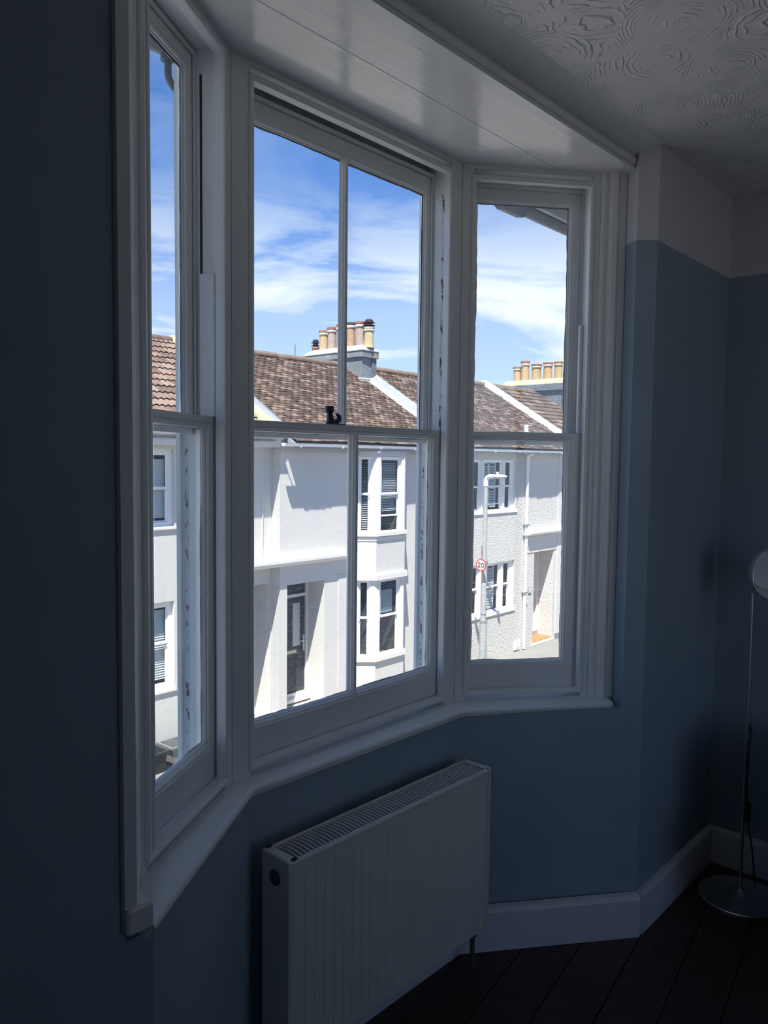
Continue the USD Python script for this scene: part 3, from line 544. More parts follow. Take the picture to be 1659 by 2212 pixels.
def sash_window(parent, x0, x1, z0, z1, y, fw=.055, zm=None, blind=None, tilt=False, zlow=None, fr=None, frame='upvc_white', seed=0, back=True):
    """A sliding sash in the plane of fr at depth y (outer face of its frame): frame > sash > pane."""
    fr = fr or XY; zm = zm or (z0 + z1) / 2
    w = part(parent, 'window', ring(fr, [at_d((x0, x1, z0, z1), y), ins((x0, x1, z0, z1), fw, y), ins((x0, x1, z0, z1), fw, y + .06), at_d((x0, x1, z0, z1), y + .06)]), frame)
    i0, i1, j0, j1 = x0 + fw, x1 - fw, z0 + fw, z1 - fw; q = .032
    low = zlow if zlow is not None else j0
    part(w, 'upper_sash', ring(fr, [at_d((i0, i1, zm - .03, j1), y + .012), ins((i0, i1, zm - .03, j1), q, y + .016), ins((i0, i1, zm - .03, j1), q, y + .03), at_d((i0, i1, zm - .03, j1), y + .03)]), frame)
    part(w, 'lower_sash', ring(fr, [at_d((i0, i1, low, zm + .02), y + .032), ins((i0, i1, low, zm + .02), q, y + .036), ins((i0, i1, low, zm + .02), q, y + .05), at_d((i0, i1, low, zm + .02), y + .05)]), frame)
    part(w, 'sash_horn', cat([bx(a, a + .022, y + .010, y + .03, zm - .075, zm - .03, fr, .003) for a in (i0, i1 - .022)]), frame, kind='stuff')
    part(w, 'meeting_rail', bx(i0, i1, y + .004, y + .03, zm - .022, zm + .016, fr, .003), frame)
    for a, b, d in ((zm - .03 + q, j1 - q, y + .022), (low + q, zm + .02 - q, y + .042)):
        part(w, 'pane', (np.array([fr.P(i0 + q, d, a), fr.P(i1 - q, d, a), fr.P(i1 - q, d, b), fr.P(i0 + q, d, b)]), np.array([(0, 1, 2), (0, 2, 3)])), 'far_glass')
    if back: part(w, 'dark_interior', cat([bx(x0 - .1, x1 + .1, y + .55, y + .57, z0 - .1, z1 + .1, fr), bx(x0 - .1, x1 + .1, y + .07, y + .55, z0 - .12, z0 - .1, fr), bx(x0 - .1, x1 + .1, y + .07, y + .55, z1 + .1, z1 + .12, fr), bx(x0 - .12, x0 - .1, y + .07, y + .57, z0 - .12, z1 + .12, fr), bx(x1 + .1, x1 + .12, y + .07, y + .57, z0 - .12, z1 + .12, fr)]), 'room_dark')
    if blind:
        za, zb2, pitch, ang = blind; n = int((zb2 - za) / pitch); ms = []
        c, s = math.cos(ang), math.sin(ang); hw = pitch * .55
        for k in range(n):
            z = za + (k + .5) * pitch; yy = y + .095
            ms.append((np.array([fr.P(u, yy + t * c * hw, z + t * s * hw) for u in (i0 + .004, i1 - .004) for t in (-1, 1)]), np.array([(0, 1, 3), (0, 3, 2)])))
        part(w, 'blind_slats', cat(ms), 'blind_white', kind='stuff')
    return w
def shutter(w, x0, x1, z0, z1, y, pitch, ang):
    sh = part(w, 'shutter', ring(XY, [at_d((x0, x1, z0, z1), y), ins((x0, x1, z0, z1), .035, y), ins((x0, x1, z0, z1), .035, y + .025), at_d((x0, x1, z0, z1), y + .025)]), 'blind_white')
    xm = (x0 + x1) / 2; part_ms = [bx(xm - .028, xm + .028, y, y + .025, z0, z1)]; c, s = math.cos(ang), math.sin(ang)
    for k in range(int((z1 - z0 - .07) / pitch)):
        z = z0 + .035 + (k + .5) * pitch
        for a, b in ((x0 + .036, xm - .029), (xm + .029, x1 - .036)):
            part_ms.append((np.array([XY.P(u, y + .012 + t * .027 * c, z + t * .027 * s + h) for u in (a, b) for t in (-1, 1) for h in (-.003, .003)]), tri([(0, 1, 3, 2), (4, 6, 7, 5), (0, 2, 6, 4), (1, 5, 7, 3), (0, 4, 5, 1), (2, 3, 7, 6)])))
    # louvres too fine to tell apart
    usdp = part(w, 'louvres', cat(part_ms), 'blind_white', kind='stuff')
def gutter_run(parent, x0, x1, yf, z, m='gutter_white', r=.058):
    pr = [(yf + r + r * math.cos(t), z + r * math.sin(t)) for t in np.linspace(math.pi, 2 * math.pi, 9)] + [(yf + r + (r - .006) * math.cos(t), z + (r - .006) * math.sin(t)) for t in np.linspace(2 * math.pi, math.pi, 9)]
    g = part(parent, 'gutter', profu(XY, pr, x0, x1), m, smooth=40); k = x0 + .35
    while k < x1 - .2:
        part(g, 'gutter_bracket', bx(k, k + .035, yf - .004, yf + .2, z - .07, z - .055, b=.004), m); k += 1.05
    return g
# ---------------------------------------------------------------- house opposite, with the two storey bay (x 7.6 to 12.5)
hm = thing('terraced_house', 'white rendered terraced house opposite with a two-storey bay and black front door', 'house', (10, YM, GZ))
X0, X1, EV, ZE, YRG, ZRG = 7.62, 12.50, 9.19, 1.90, 12.40, 3.84
YFAR = 2 * YRG - EV
mw = part(hm, 'wall', facade([(7.79, -3.05, 8.72, -.66), (9.70, -2.28, 10.88, -.77), (9.70, .16, 10.88, 1.66)], X0, X1, GZ, 1.93, YM, YM + .26), 'render_white')
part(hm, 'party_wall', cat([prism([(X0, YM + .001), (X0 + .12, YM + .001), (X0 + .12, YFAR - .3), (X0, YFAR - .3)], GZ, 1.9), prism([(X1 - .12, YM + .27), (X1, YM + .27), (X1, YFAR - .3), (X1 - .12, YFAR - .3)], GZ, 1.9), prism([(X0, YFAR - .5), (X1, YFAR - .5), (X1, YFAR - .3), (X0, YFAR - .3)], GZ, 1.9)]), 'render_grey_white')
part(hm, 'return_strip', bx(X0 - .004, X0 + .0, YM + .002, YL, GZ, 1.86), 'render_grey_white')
part(hm, 'soffit', bx(7.70, X1, EV + .03, YM + .02, 1.84, 1.87), 'render_white')
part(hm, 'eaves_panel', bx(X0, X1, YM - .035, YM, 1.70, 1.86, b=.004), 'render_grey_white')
rm = part(hm, 'roof', deck(7.70, X1, EV, ZE, YRG, ZRG), 'slate_side')
tile_roof(rm, 7.70, X1 - .16, EV - .03, ZE, YRG, ZRG, .165, .100, 'stuff', ['plain_tile_%d' % i for i in range(4)], 5)
ridge_tiles(rm, X0, X1 - .5, YRG, ZRG, 'plain_tile_3', seed=9)
gutter_run(hm, 7.45, X1, EV - .02, 1.865)
# raised verge along the party wall, pale cement with a grey flashing on its far side
def verge(parent, x, wv, m, rise=.12, w2=.16, y1=None, ragged=0.0, seed=1, up=.12):
    y1 = y1 or YRG; rr = random.Random(seed); rings = []; n = 26
    for i in range(n + 1):
        t = i / n; y = EV + .02 + (y1 - EV) * t; z = ZE + (ZRG - ZE) * (y - EV) / (YRG - EV); j = lambda: rr.uniform(-ragged, ragged)
        rings.append([np.array([x - wv + j(), y, z - .02]), np.array([x - wv * .8 + j() * .5, y, z + rise * .55 + j() * .4]), np.array([x, y, z + rise + j() * .4]), np.array([x + .03, y, z + rise]), np.array([x + .05, y, z - .05])])
    v = part(parent, 'verge', _run(rings), m)
    part(parent, 'flashing', _run([[np.array([x + .02, q[0][1], q[0][2] + rise * .8]), np.array([x + .03, q[0][1], q[0][2] + .025 + rise]), np.array([x + w2, q[0][1], q[0][2] + rise + up]), np.array([x + w2 + .03, q[0][1], q[0][2]])] for q in (rings[0], rings[-1])]), 'lead_flashing')
verge(rm, X1 - .13, .13, 'cement_verge', .09, .22, 11.7, .010, 4)
# hood over the pair of doorways
hood = part(hm, 'porch_hood', profu(XY, [(YL + .02, -.17), (9.36, -.19), (9.36, -.235), (9.385, -.245), (9.40, -.27), (9.44, -.28), (9.47, -.31), (YL + .02, -.31)], 6.2, 9.28), 'trim_white')
part(hm, 'pilaster', cat([bx(9.085, 9.30, YM - .012, YM + .02, GZ, -.60)]), 'render_white')
part(hm, 'porch_lining', cat([bx(8.72, 8.80, YM + .26, 10.1, GZ, -.5), bx(7.70, 7.79, YM + .26, 10.1, GZ, -.5), bx(7.79, 8.72, YM + .26, 10.1, -.66, -.5)]), 'render_white')
part(hm, 'porch_step', cat([bx(7.79, 8.72, YM - .05, 10.0, GZ, -3.02, b=.01)]), 'paving_pale')
dr = part(hm, 'door', cat([bx(7.90, 8.67, 9.985, 10.03, -2.83, -1.00, b=.004)]), 'door_black', 'black front door with a tall narrow pane')
part(dr, 'door_frame', cat([bx(8.67, 8.72, 9.95, 10.02, -2.9, -.66), bx(7.83, 7.90, 9.95, 10.02, -2.9, -.66), bx(7.90, 8.67, 9.95, 10.02, -1.0, -.945), bx(7.90, 8.67, 9.95, 10.02, -2.90, -2.83)]), 'door_frame')
part(dr, 'threshold', bx(7.83, 8.78, 9.86, 9.99, -2.99, -2.90, b=.02), 'door_frame')
part(dr, 'door_pane', bx(8.355, 8.535, 9.978, 9.99, -1.94, -1.12), 'frosted'); part(dr, 'transom_pane', bx(7.90, 8.67, 9.99, 10.0, -.945, -.70), 'frosted' if 0 else 'room_dark')
part(dr, 'door_panel', cat([bx(8.42, 8.60, 9.980, 9.986, -2.72, -2.2, b=.003)]), 'door_black'); part(dr, 'door_panel', cat([bx(8.02, 8.2, 9.980, 9.986, -2.72, -2.2, b=.003)]), 'door_black')
part(dr, 'letter_plate', bx(8.19, 8.45, 9.972, 9.986, -2.075, -2.005, b=.004), 'brass_plate'); part(dr, 'door_handle', cat([bx(8.615, 8.64, 9.955, 9.986, -2.06, -1.75, b=.006), bx(8.52, 8.63, 9.935, 9.955, -1.87, -1.85, b=.006)]), 'trim_white')
part(dr, 'doorway_back', bx(7.7, 8.8, 10.03, 10.06, GZ, -.5), 'room_dark')
# the bay: canted left facet, front, canted right facet
yb, bl, brx = 9.23, 9.857, 10.726
FBL = Fr((bl, yb), (-.6947, .7193), (.7193, .6947)); FBR = Fr((brx, yb), (.6947, .7193), (-.7193, .6947)); FBF = Fr((bl, yb), (1, 0), (0, 1))
def bay_plan(o): return [(9.577 - o * 1.4, YM + .02), (bl - o * .45, yb - o), (brx + o * .45, yb - o), (11.006 + o * 1.4, YM + .02)]
bay = part(hm, 'bay', prism(bay_plan(0), GZ, -2.327), 'render_white')
part(bay, 'bay_panel', prism(bay_plan(0), -0.67, 0.138), 'render_white'); part(bay, 'bay_head', prism(bay_plan(0), 1.66, 1.80), 'render_white')
part(bay, 'window_sill', prism(bay_plan(.045), -2.373, -2.302), 'trim_white'); part(bay, 'window_sill', prism(bay_plan(.045), 0.102, 0.163), 'trim_white')
part(bay, 'string_course', prism(bay_plan(.012), 0.01, 0.081), 'trim_white'); part(bay, 'string_course', prism(bay_plan(.060), -0.757, -0.662), 'trim_white')
part(bay, 'head_cornice', prism(bay_plan(.03), 1.73, 1.76), 'render_grey_white')
for z0, z1 in ((-2.302, -0.757), (0.163, 1.66)):
    # fluted corner posts
    for a, s in (((bl, yb), -1), ((brx, yb), 1)):
        Ff = FBF if s < 0 else Fr(a, (-1, 0), (0, 1)); Fs = FBL if s < 0 else FBR
        pts = [p2(Fs, .120, .012), p2(Fs, .105, 0)] + [p2(Fs, .105 - .080 * t, (-.006 if k % 2 else 0)) for k, t in enumerate(np.linspace(.35, 1, 3))] + [p2(Ff, .02 + .1 * t, (-.008 if k % 2 else .004)) for k, t in enumerate(np.linspace(0, 1, 7))] + [p2(Ff, .135, .05), p2(Fs, .120, .08)]
        part(bay, 'corner_post', prism(Polygon(pts).buffer(0), z0, z1), 'trim_white')
    for s, Fs in ((-1, FBL), (1, FBR)): part(bay, 'wall_post', prism([p2(Fs, .352, 0), p2(Fs, .45, 0), p2(Fs, .45, .12), p2(Fs, .352, .12)], z0, z1), 'trim_white')
sash_window(hm, .128, .742, 0.163, 1.655, .03, .035, 0.93, (0.577, 1.55, .033, .5), fr=FBF, zlow=0.48)
sash_window(hm, .128, .742, -2.302, -0.757, .03, .035, -1.504, None, fr=FBF)
sash_window(hm, .116, .354, 0.163, 1.655, .02, .024, 0.93, (0.23, 1.58, .036, .35), fr=FBL)
sash_window(hm, .116, .354, -2.302, -0.757, .02, .024, -1.504, None, fr=FBL)
sash_window(hm, .116, .354, 0.163, 1.655, .02, .024, 0.93, None, fr=FBR); sash_window(hm, .116, .354, -2.302, -0.757, .02, .024, -1.504, None, fr=FBR)
part(bay, 'curtain', bx(10.0, 10.5, 9.36, 9.365, -1.468, -1.008), 'curtain_grey')
# ---------------------------------------------------------------- pebbledashed house to its right (x 12.5 to 18.2)
hr = thing('terraced_house', 'white pebbledashed terraced house opposite with white louvred shutters in its windows', 'house', (15.3, YM, GZ))
XA, XB = 12.50, 18.22
part(hr, 'wall', facade([(13.52, -2.07, 15.33, -.86), (13.50, .40, 15.32, 1.625), (16.29, -3.12, 17.30, -.75)], XA, 17.44, GZ, 1.93, YM + .003, YM + .26), 'pebbledash')
part(hr, 'smooth_pier', bx(17.44, XB, YM - .02, YM + .26, GZ, 1.93), 'render_white')
part(hr, 'party_wall', cat([prism([(XB - .12, YM + .27), (XB, YM + .27), (XB, YFAR - .3), (XB - .12, YFAR - .3)], GZ, 1.9), prism([(XA, YFAR - .5), (XB, YFAR - .5), (XB, YFAR - .3), (XA, YFAR - .3)], GZ, 1.9)]), 'render_grey_white')
part(hr, 'soffit', bx(XA, XB, EV + .03, YM + .02, 1.84, 1.87), 'render_white')
part(hr, 'plinth_block', bx(17.42, 17.70, YM - .03, YM, GZ, GZ + .16, b=.01), 'lead_flashing')
rr_ = part(hr, 'roof', deck(XA, XB, EV, ZE, YRG, ZRG), 'slate_side')
tile_roof(rr_, XA + .12, XB - .12, EV - .03, ZE, YRG, ZRG, .165, .100, 'stuff', ['plain_tile_%d' % i for i in range(4)], 6)
ridge_tiles(rr_, XA + .4, XB - .1, YRG, ZRG, 'plain_tile_3', seed=11)
gutter_run(hr, XA, XB, EV - .02, 1.865)
verge(rr_, XB - .02, .26, 'cement_verge', .15, .08, YRG, .045, 8, .0)
part(hr, 'roof_vent', lathe([(.055, 0), (.055, .42), (.06, .42), (.06, .47), (.02, .48)], (15.56, 9.38, 2.02), n=14), 'gutter_white', smooth=40)
for z0, z1, zl in ((.40, 1.625, .0), (-2.07, -.86, .0)):
    up = z0 > 0; y = YM + .055; zm = .99 if up else -1.43
    part(hr, 'window_surround', cat([bx(13.44, 15.40, YM - .02, YM + .16, z0 - .07, z0 + .012, b=.01), bx(13.835, 13.985, y + .012, y + .07, z0, z1), bx(14.75, 14.895, y + .012, y + .07, z0, z1), bx(14.80, 14.845, y - .02, y + .02, z0, z1, b=.008), bx(13.888, 13.932, y - .02, y + .02, z0, z1, b=.008)]), 'upvc_white')
    sash_window(hr, 13.52, 13.85, z0, z1, y, .035, zm)
    wcn = sash_window(hr, 13.97, 14.765, z0, z1, y, .035, zm, zlow=z0 + (.15 if up else .035))
    sash_window(hr, 14.88, 15.21, z0, z1, y, .035, zm)
    part(hr, 'window_jamb', bx(15.21, 15.33, y, y + .06, z0, z1), 'upvc_white')
    shutter(wcn, 14.03, 14.62, zm + .03, z1 - .06, y + .08, .062, .75); shutter(wcn, 14.03, 14.62, z0 + .08, zm - .03, y + .08, .062, .75 if up else 1.1)
hood = part(hr, 'porch_hood', profu(XY, [(YM + .02, -.16), (9.36, -.19), (9.36, -.245), (9.39, -.27), (9.44, -.30), (YM + .02, -.33)], 15.86, 17.62), 'trim_white')
part(hr, 'lintel_band', bx(15.86, 17.60, YM - .008, YM + .002, -.745, -.335), 'render_white')
part(hr, 'porch_lining', cat([bx(17.30, 17.42, YM + .26, 10.1, GZ, -.6), bx(16.2, 16.29, YM + .26, 10.1, GZ, -.6), bx(16.29, 17.30, YM + .26, 10.1, -.75, -.6)]), 'pebbledash')
part(hr, 'door_step', bx(16.292, 17.298, YM + .001, 10.0, GZ, -3.108), 'orange_tile', 'orange tiled doorstep'); part(hr, 'step_edge', bx(16.25, 17.36, YM - .05, YM + .0, GZ, -3.125, b=.01), 'trim_white')
dq = part(hr, 'door', bx(16.38, 17.21, 10.0, 10.04, -3.0, -.80), 'door_frame'); part(dq, 'door_frame', cat([bx(17.21, 17.30, 9.94, 10.04, -3.0, -.75), bx(16.29, 16.38, 9.94, 10.04, -3.0, -.75)]), 'door_frame'); part(dq, 'threshold', bx(16.29, 17.30, 9.94, 10.02, -3.12, -3.0), 'slate_side')
pp = part(hr, 'downpipe', tube([(15.77, YM - .06, GZ + .02), (15.77, YM - .06, .0), (15.77, YM - .06, 1.70), (15.77, YM - .25, 1.83)], .042, 12), 'gutter_white', 'white downpipe', smooth=50)
for z in (.0, -.28, -1.72): part(pp, 'pipe_clip', cat([bx(15.70, 15.84, YM - .115, YM, z - .02, z + .02, b=.006)]), 'lead_flashing')
nb = part(hr, 'number_plate', bx(16.01, 16.16, YM - .014, YM, -1.80, -1.63, b=.004), 'lead_flashing')
part(nb, 'plate_face', bx(16.03, 16.14, YM - .018, YM - .012, -1.78, -1.65), 'pot_band')
vg = part(hr, 'air_vent', bx(15.38, 15.64, YM - .03, YM + .01, -3.17, -2.94, b=.008), 'trim_white'); part(vg, 'vent_grille', bx(15.45, 15.57, YM - .036, YM - .028, -3.11, -3.0), 'putty')
# ---------------------------------------------------------------- houses beyond and before, same terrace
hx = thing('terraced_house', 'brown roofed terraced house at the far right end, mostly hidden, below the ochre chimney pots', 'house', (21, YM, GZ))
part(hx, 'wall', bx(XB, 24, YM, YFAR - .3, GZ, 1.93), 'render_white')
rx = part(hx, 'roof', deck(XB, 24, EV, ZE, YRG, ZRG), 'slate_side')
tile_roof(rx, XB + .1, 21.6, EV - .03, ZE, YRG, ZRG, .30, .25, 'parts', ['plain_tile_0', 'plain_tile_1', 'plain_tile_3'], 12, (XB, 21.2), True)
ridge_tiles(rx, XB + .1, 20.8, YRG, ZRG, 'plain_tile_3', seed=13)
gutter_run(hx, XB, 24, EV - .02, 1.865)
hl = thing('terraced_house', 'white terraced house opposite on the left with ribbed brown roof tiles and slatted blinds', 'house', (5, YL, GZ))
XC, XD, EL, ZL, YRL, ZRL = -4.0, 7.62, 9.37, 2.01, 12.40, 3.86
part(hl, 'wall', facade([(4.30, -2.10, 5.585, -.68), (4.30, .50, 5.60, 1.73), (6.55, -3.1, 7.60, -.62)], XC, XD - .006, GZ, 1.95, YL, YL + .26), 'render_white')
part(hl, 'party_wall', cat([bx(XC, XD, 15.0, 15.2, GZ, 1.9)]), 'render_grey_white')
rl = part(hl, 'roof', deck(XC, XD - .2, EL, ZL, YRL, ZRL), 'slate_side')
tile_roof(rl, 3.6, XD - .28, EL - .03, ZL, YRL, ZRL, .215, .225, 'parts', ['roof_tile_%d' % i for i in range(4)], 21, (4.6, 7.3))
ridge_tiles(rl, 3.6, XD - .3, YRL, ZRL, 'roof_tile_2', .4, seed=15)
part(rl, 'verge', _run([[np.array([XD - .34, y, z]), np.array([XD - .30, y, z + .10]), np.array([XD - .10, y, z + .13]), np.array([XD - .02, y, z - .02])] for y, z in ((EL, ZL), (YRL, ZRL))]), 'flaunching_yellow')
part(rl, 'flashing', _run([[np.array([XD - .16, y, z + .12]), np.array([XD + .02, y, z + .14]), np.array([XD + .26, y, z + .03]), np.array([XD + .02, y, z])] for y, z in ((EL, ZL), (YRL, ZRL))]), 'lead_flashing')
part(hl, 'fascia', bx(XC, XD - .05, EL + .06, EL + .085, 1.80, 1.94), 'trim_white'); part(hl, 'soffit', bx(XC, XD - .05, EL + .07, YL + .01, 1.79, 1.81), 'trim_white')
part(hl, 'gutter', profu(XY, [(EL - .05, 1.985), (EL - .05, 1.95), (EL - .02, 1.925), (EL + .03, 1.925), (EL + .06, 1.95), (EL + .06, 1.985)], XC, XD - .06), 'slate_side')
sash_window(hl, 4.30, 5.60, .50, 1.73, YL + .07, .07, 1.12, (.64, 1.60, .042, 1.25))
sash_window(hl, 4.30, 5.585, -2.10, -.68, YL + .07, .07, -1.345, (-1.95, -.80, .040, 1.15))
part(hl, 'window_sill', bx(4.2, 5.63, YL - .03, YL + .1, .46, .51, b=.01), 'trim_white'); part(hl, 'window_sill', bx(4.2, 5.61, YL - .03, YL + .1, -2.14, -2.09, b=.01), 'trim_white')
part(hl, 'porch_lining', cat([bx(7.59, 7.68, YL + .1, 10.3, GZ, -.5), bx(6.47, 6.55, YL + .2, 10.3, GZ, -.5), bx(6.5, 7.6, YL + .2, 10.3, -.62, -.5), bx(6.5, 7.6, 10.25, 10.3, GZ, -.5)]), 'render_white')
dl = part(hl, 'door', bx(6.65, 7.50, 10.18, 10.24, -3.0, -.9), 'slate_side'); part(dl, 'door_frame', cat([bx(7.5, 7.59, 10.15, 10.25, -3.1, -.62), bx(6.55, 6.65, 10.15, 10.25, -3.1, -.62)]), 'door_frame')
part(hl, 'wall_cable', tube([(7.40, YL - .008, 1.75), (7.40, YL - .010, .5), (7.395, YL - .008, -.15)], .011, 8), 'trim_white', 'thin white cable down the wall', smooth=50)
part(hm, 'wall_cable', tube([(7.55, YM + .05, 1.80), (7.62, YM - .2, 1.84), (7.68, YM - .25, 1.83)], .01, 8), 'trim_white', smooth=50)
# ---------------------------------------------------------------- chimney stacks with their pots
def pot(parent, x, y, z, h, r, m, style, mrim='pot_rim'):
    prof = [(r * 1.08, 0), (r * 1.04, h * .1), (r, h * .35), (r * .97, h * .80), (r * 1.12, h * .82), (r * 1.15, h * .86), (r * 1.10, h * .90), (r * 1.02, h * .91), (r * 1.12, h * .93), (r * 1.13, h), (r * .85, h), (r * .8, h * .9)]
    p = part(parent, 'chimney_pot', lathe(prof, (x, y, z), n=20), m, smooth=35)
    part(p, 'pot_band', lathe([(r * 1.0, h * .80), (r * 1.16, h * .82), (r * 1.18, h * .87), (r * 1.02, h * .90)], (x, y, z), n=20), 'pot_band', smooth=35)
    part(p, 'pot_rim', lathe([(r * 1.04, h * .915), (r * 1.16, h * .925), (r * 1.16, h * 1.003), (r * .9, h * 1.004)], (x, y, z), n=20), mrim, smooth=35)
    if style:
        ms = [lathe([(r * .6, h + dz), (r * 1.32, h + dz + .008), (r * 1.30, h + dz + .014), (r * .6, h + dz + .02)], (x, y, z), n=18) for dz in (.03, .095)] + [lathe([(r * .9, h - .02), (r * .78, h + .03), (r * .70, h + .12), (r * .85, h + .135), (r * .85, h + .165), (r * .5, h + .19)], (x, y, z), n=12)]
        part(p, 'cowl', cat(ms), 'cowl_dark', smooth=30)
    return p
c1 = thing('chimney_stack', 'grey rendered chimney stack with six mixed clay pots on the roof opposite', 'chimney', (12.5, 12.7, 3.3))
cx0, cx1, cy0, cy1 = 12.08, 12.56, 11.72, 13.62
part(c1, 'stack', cat([prism([(cx0 + .0, cy0), (cx1, cy0 + .03), (cx1, cy1), (cx0, cy1)], 2.4, 4.02)]), 'chimney_render')
part(c1, 'shaded_stack_end', bx(cx0 + .34, cx1 + .012, cy0 - .012, cy0 + .05, 3.35, 4.02, b=.006), 'chimney_dark')  # end face darker than the lit flank, its shade put into the colour
part(c1, 'oversailing_course', bx(cx0 - .04, cx1 + .05, cy0 - .045, cy1 + .04, 3.98, 4.13, b=.015), 'chimney_render'); part(c1, 'oversailing_course', bx(cx0 - .055, cx1 + .065, cy0 - .06, cy1 + .05, 4.13, 4.165, b=.01), 'flaunching')
part(c1, 'cracked_corner', bx(cx0 + .36, cx1 + .055, cy0 - .05, cy0 + .1, 3.985, 4.128, b=.01), 'chimney_brick')
fr_ = []
for t, z in ((0, 4.16), (.02, 4.20), (.08, 4.25), (.16, 4.29)): fr_.append([np.array([cx0 - .04 + t, cy0 - .04 + t, z]), np.array([cx1 + .05 - t, cy0 - .04 + t, z]), np.array([cx1 + .05 - t, cy1 + .03 - t, z]), np.array([cx0 - .04 + t, cy1 + .03 - t, z])])
part(c1, 'flaunching', _run(fr_), 'flaunching')
part(c1, 'base_flashing', bx(cx0 - .07, cx1 - .1, cy0 - .06, cy0 + .1, 3.30, 3.50, b=.02), 'cement_verge')
cxm = 12.33
for y, zt, r, m, st, mr in ((13.55, 4.58, .088, 'pot_red', 1, 'pot_red'), (13.26, 4.76, .108, 'pot_buff', 0, 'pot_rim'), (12.97, 4.81, .108, 'pot_pink', 0, 'pot_rim'), (12.66, 4.85, .108, 'pot_orange', 0, 'pot_rim'), (12.33, 4.86, .108, 'pot_orange', 0, 'cowl_dark'), (12.02, 4.85, .112, 'pot_pink', 0, 'pot_rim'), (11.74, 4.94 - .05, .112, 'pot_cream', 1, 'pot_cream')):
    zb0 = 4.22; pot(c1, cxm, y, zb0, zt - zb0 - (.19 if st else 0), r, m, st, mr)
c2 = thing('chimney_stack', 'dark grey chimney stack with a row of ochre pots over the far right roof', 'chimney', (21.3, 12.6, 3.4))
part(c2, 'stack', prism([(20.95, 11.4), (21.6, 11.4), (21.6, 13.6), (20.95, 13.6)], 2.4, 4.02), 'chimney_dark'); part(c2, 'oversailing_course', bx(20.88, 21.66, 11.33, 13.68, 3.84, 4.08, b=.02), 'chimney_dark')
part(c2, 'flaunching', _run([[np.array([20.88 + t, 11.33 + t, z]), np.array([21.66 - t, 11.33 + t, z]), np.array([21.66 - t, 13.68 - t, z]), np.array([20.88 + t, 13.68 - t, z])] for t, z in ((0, 4.06), (.05, 4.13), (.2, 4.24))]), 'flaunching_yellow')
for y, h, r in ((13.22, .55, .125), (12.92, .72, .13), (12.50, .60, .15), (12.08, .62, .14), (11.70, .62, .13)): pot(c2, 21.25, y, 4.15, h, r, 'pot_ochre' if y < 12.9 else 'pot_buff', 0, 'pot_rim')
single('aerial', tube([(11.05, 12.9, 3.5), (11.05, 12.9, 4.25)], .006, 6), 'cowl_dark', 'thin dark aerial rod rising behind the roof ridge left of the chimney', 'aerial')
# ---------------------------------------------------------------- street furniture
PX, PY = 13.27, 9.0
sl = thing('street_lamp', 'grey street lamp post with a pale horizontal lantern before the pebbledashed house', 'street lamp', (PX, PY, GZ))
part(sl, 'post', cat([lathe([(.085, 0), (.085, 1.15), (.062, 1.22), (.060, 2.4), (.052, 2.45), (.048, 4.25)], (PX, PY, GZ), n=18)]), 'lamp_post', smooth=35)
part(sl, 'post_band', lathe([(.090, 0), (.090, .05)], (PX, PY, GZ + 1.14), n=18), 'lead_flashing', smooth=35); part(sl, 'post_band', lathe([(.068, 0), (.068, .03)], (PX, PY, GZ + 1.32), n=18), 'lead_flashing', smooth=35)
za = GZ + 4.25
part(sl, 'lamp_arm', tube([(PX, PY, za - .02), (PX, PY, za + .10), (PX, PY - .03, za + .17), (PX, PY - .09, za + .20), (PX, PY - .22, za + .205)], .055, 14, radii=[.058, .055, .052, .048, .045]), 'lamp_post_light', smooth=60)
part(sl, 'lantern', trimesh.creation.icosphere(3, 1.0).apply_scale((.085, .19, .045)).apply_translation((PX, PY - .36, za + .205)), 'lamp_post_light', smooth=True)
part(sl, 'diffuser', trimesh.creation.icosphere(3, 1.0).apply_scale((.07, .15, .02)).apply_translation((PX, PY - .37, za + .165)), 'frosted', smooth=True)
part(sl, 'light_sensor', lathe([(.03, 0), (.03, .05), (.02, .065)], (PX, PY - .30, za + .24), n=12), 'pot_band', smooth=40)
sx, sy, sz, sr = PX - .17, PY - .03, -.735, .140
sg = thing('speed_limit_sign', 'round white 20 speed limit sign with red ring on the street lamp post', 'road sign', (sx, sy, sz))
part(sg, 'plate', lathe([(sr, 0), (sr, .006)], (sx, sy, sz), (-1, 0, 0), 40), 'lead_flashing'); part(sg, 'white_face', lathe([(sr * .80, .006), (sr * .80, .0085)], (sx, sy, sz), (-1, 0, 0), 40), 'sign_white')
part(sg, 'red_ring', lathe([(sr * .985, .006), (sr * .985, .0088), (sr * .795, .0088), (sr * .795, .006)], (sx, sy, sz), (-1, 0, 0), 40), 'sign_red')
tx = meshkit.text_mesh('20', .108, .002, True); tv = np.array(tx.vertices); tv[:, 0] -= tv[:, 0].mean() if 0 else (tv[:, 0].max() + tv[:, 0].min()) / 2; tv[:, 1] -= (tv[:, 1].max() + tv[:, 1].min()) / 2
part(sg, 'digits', fix(np.stack([sx - .0088 - tv[:, 2], sy - tv[:, 0], sz + tv[:, 1]], 1), tx.faces), 'sign_black', 'black numerals 20')
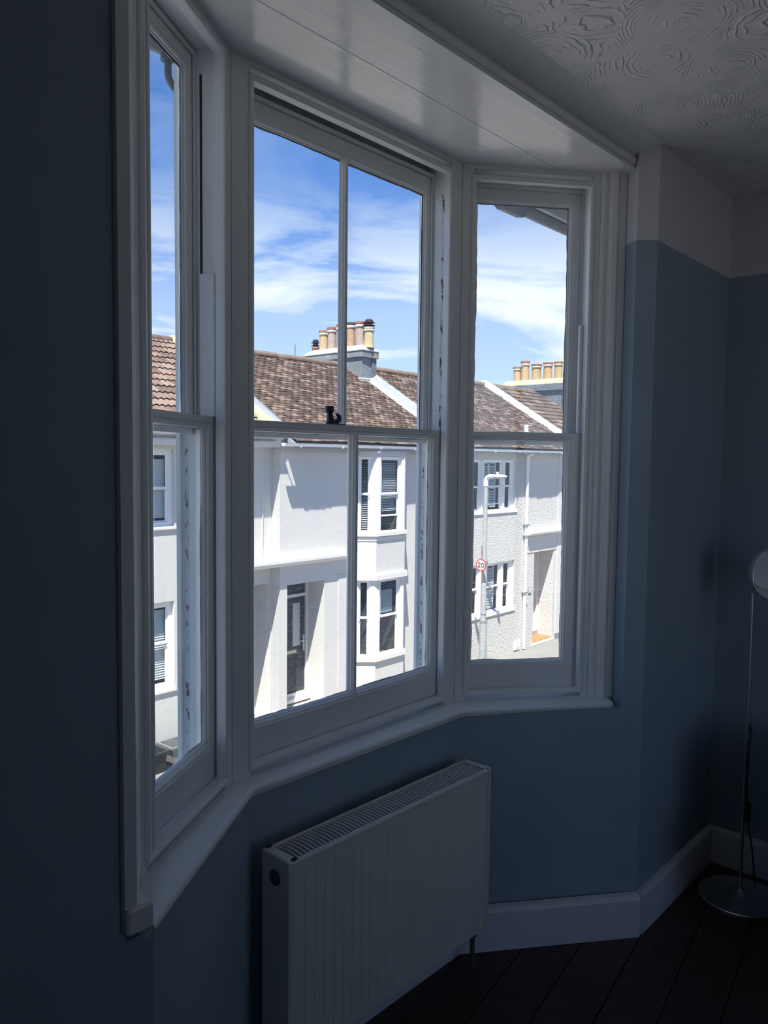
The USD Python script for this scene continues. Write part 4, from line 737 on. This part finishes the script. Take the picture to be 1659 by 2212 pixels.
part(sg, 'bracket', cat([bx(sx, PX + .06, sy - .02, sy + .02, sz + .05, sz + .08), bx(sx, PX + .06, sy - .02, sy + .02, sz - .08, sz - .05)]), 'lead_flashing')
def crate(label, cx, cy, ang, m, rim, w=.56, d=.38, h=.33):
    F = Fr((cx, cy), (math.cos(ang), math.sin(ang)), (-math.sin(ang), math.cos(ang))); t = thing('recycling_box', label, 'recycling box', (cx, cy, GZ)); g = GZ
    def r(s, z, i=0): return (-w / 2 * s + i, w / 2 * s - i, -d / 2 * s + i, d / 2 * s - i, z)
    lv = [r(.84, g), r(.92, g + h * .6), r(1, g + h), r(1, g + h, .012), r(.92, g + h * .6, .012), r(.84, g + .012, .012)]
    v, f = [], []
    for (a, b, c, e, z) in lv: v += [F.P(a, c, z), F.P(b, c, z), F.P(b, e, z), F.P(a, e, z)]
    for i in range(len(lv) - 1):
        for k in range(4): l = (k + 1) % 4; f.append((i * 4 + k, i * 4 + l, i * 4 + 4 + l, i * 4 + 4 + k))
    f += [(0, 1, 2, 3), (20, 21, 22, 23)]
    part(t, 'tub', (np.array(v), tri(f)), m)
    lo = [r(1.0, g + h - .03, -.006), r(1.05, g + h - .026, -.012), r(1.05, g + h + .006, -.012), r(1.0, g + h + .010), r(1, g + h, .014), r(1, g + h - .02, .01)]
    v, f = [], []
    for (a, b, c, e, z) in lo: v += [F.P(a, c, z), F.P(b, c, z), F.P(b, e, z), F.P(a, e, z)]
    for i in range(len(lo)):
        j = (i + 1) % len(lo)
        for k in range(4): l = (k + 1) % 4; f.append((i * 4 + k, i * 4 + l, j * 4 + l, j * 4 + k))
    part(t, 'rim', (np.array(v), tri(f)), rim); return t, F
b1, _ = crate('grey open recycling box against the white wall opposite', 5.50, 9.44, .02, 'box_grey', 'box_rim')
b2, Fb = crate('black recycling box holding a yellow scrap beside the grey one', 4.84, 9.40, .05, 'box_black', 'box_black')
single('paper_scrap', bx(-.05, .11, -.08, .06, GZ + .345, GZ + .36, Fb, .004), 'leaf_yellow', 'small yellow scrap lying in the black recycling box', 'paper')
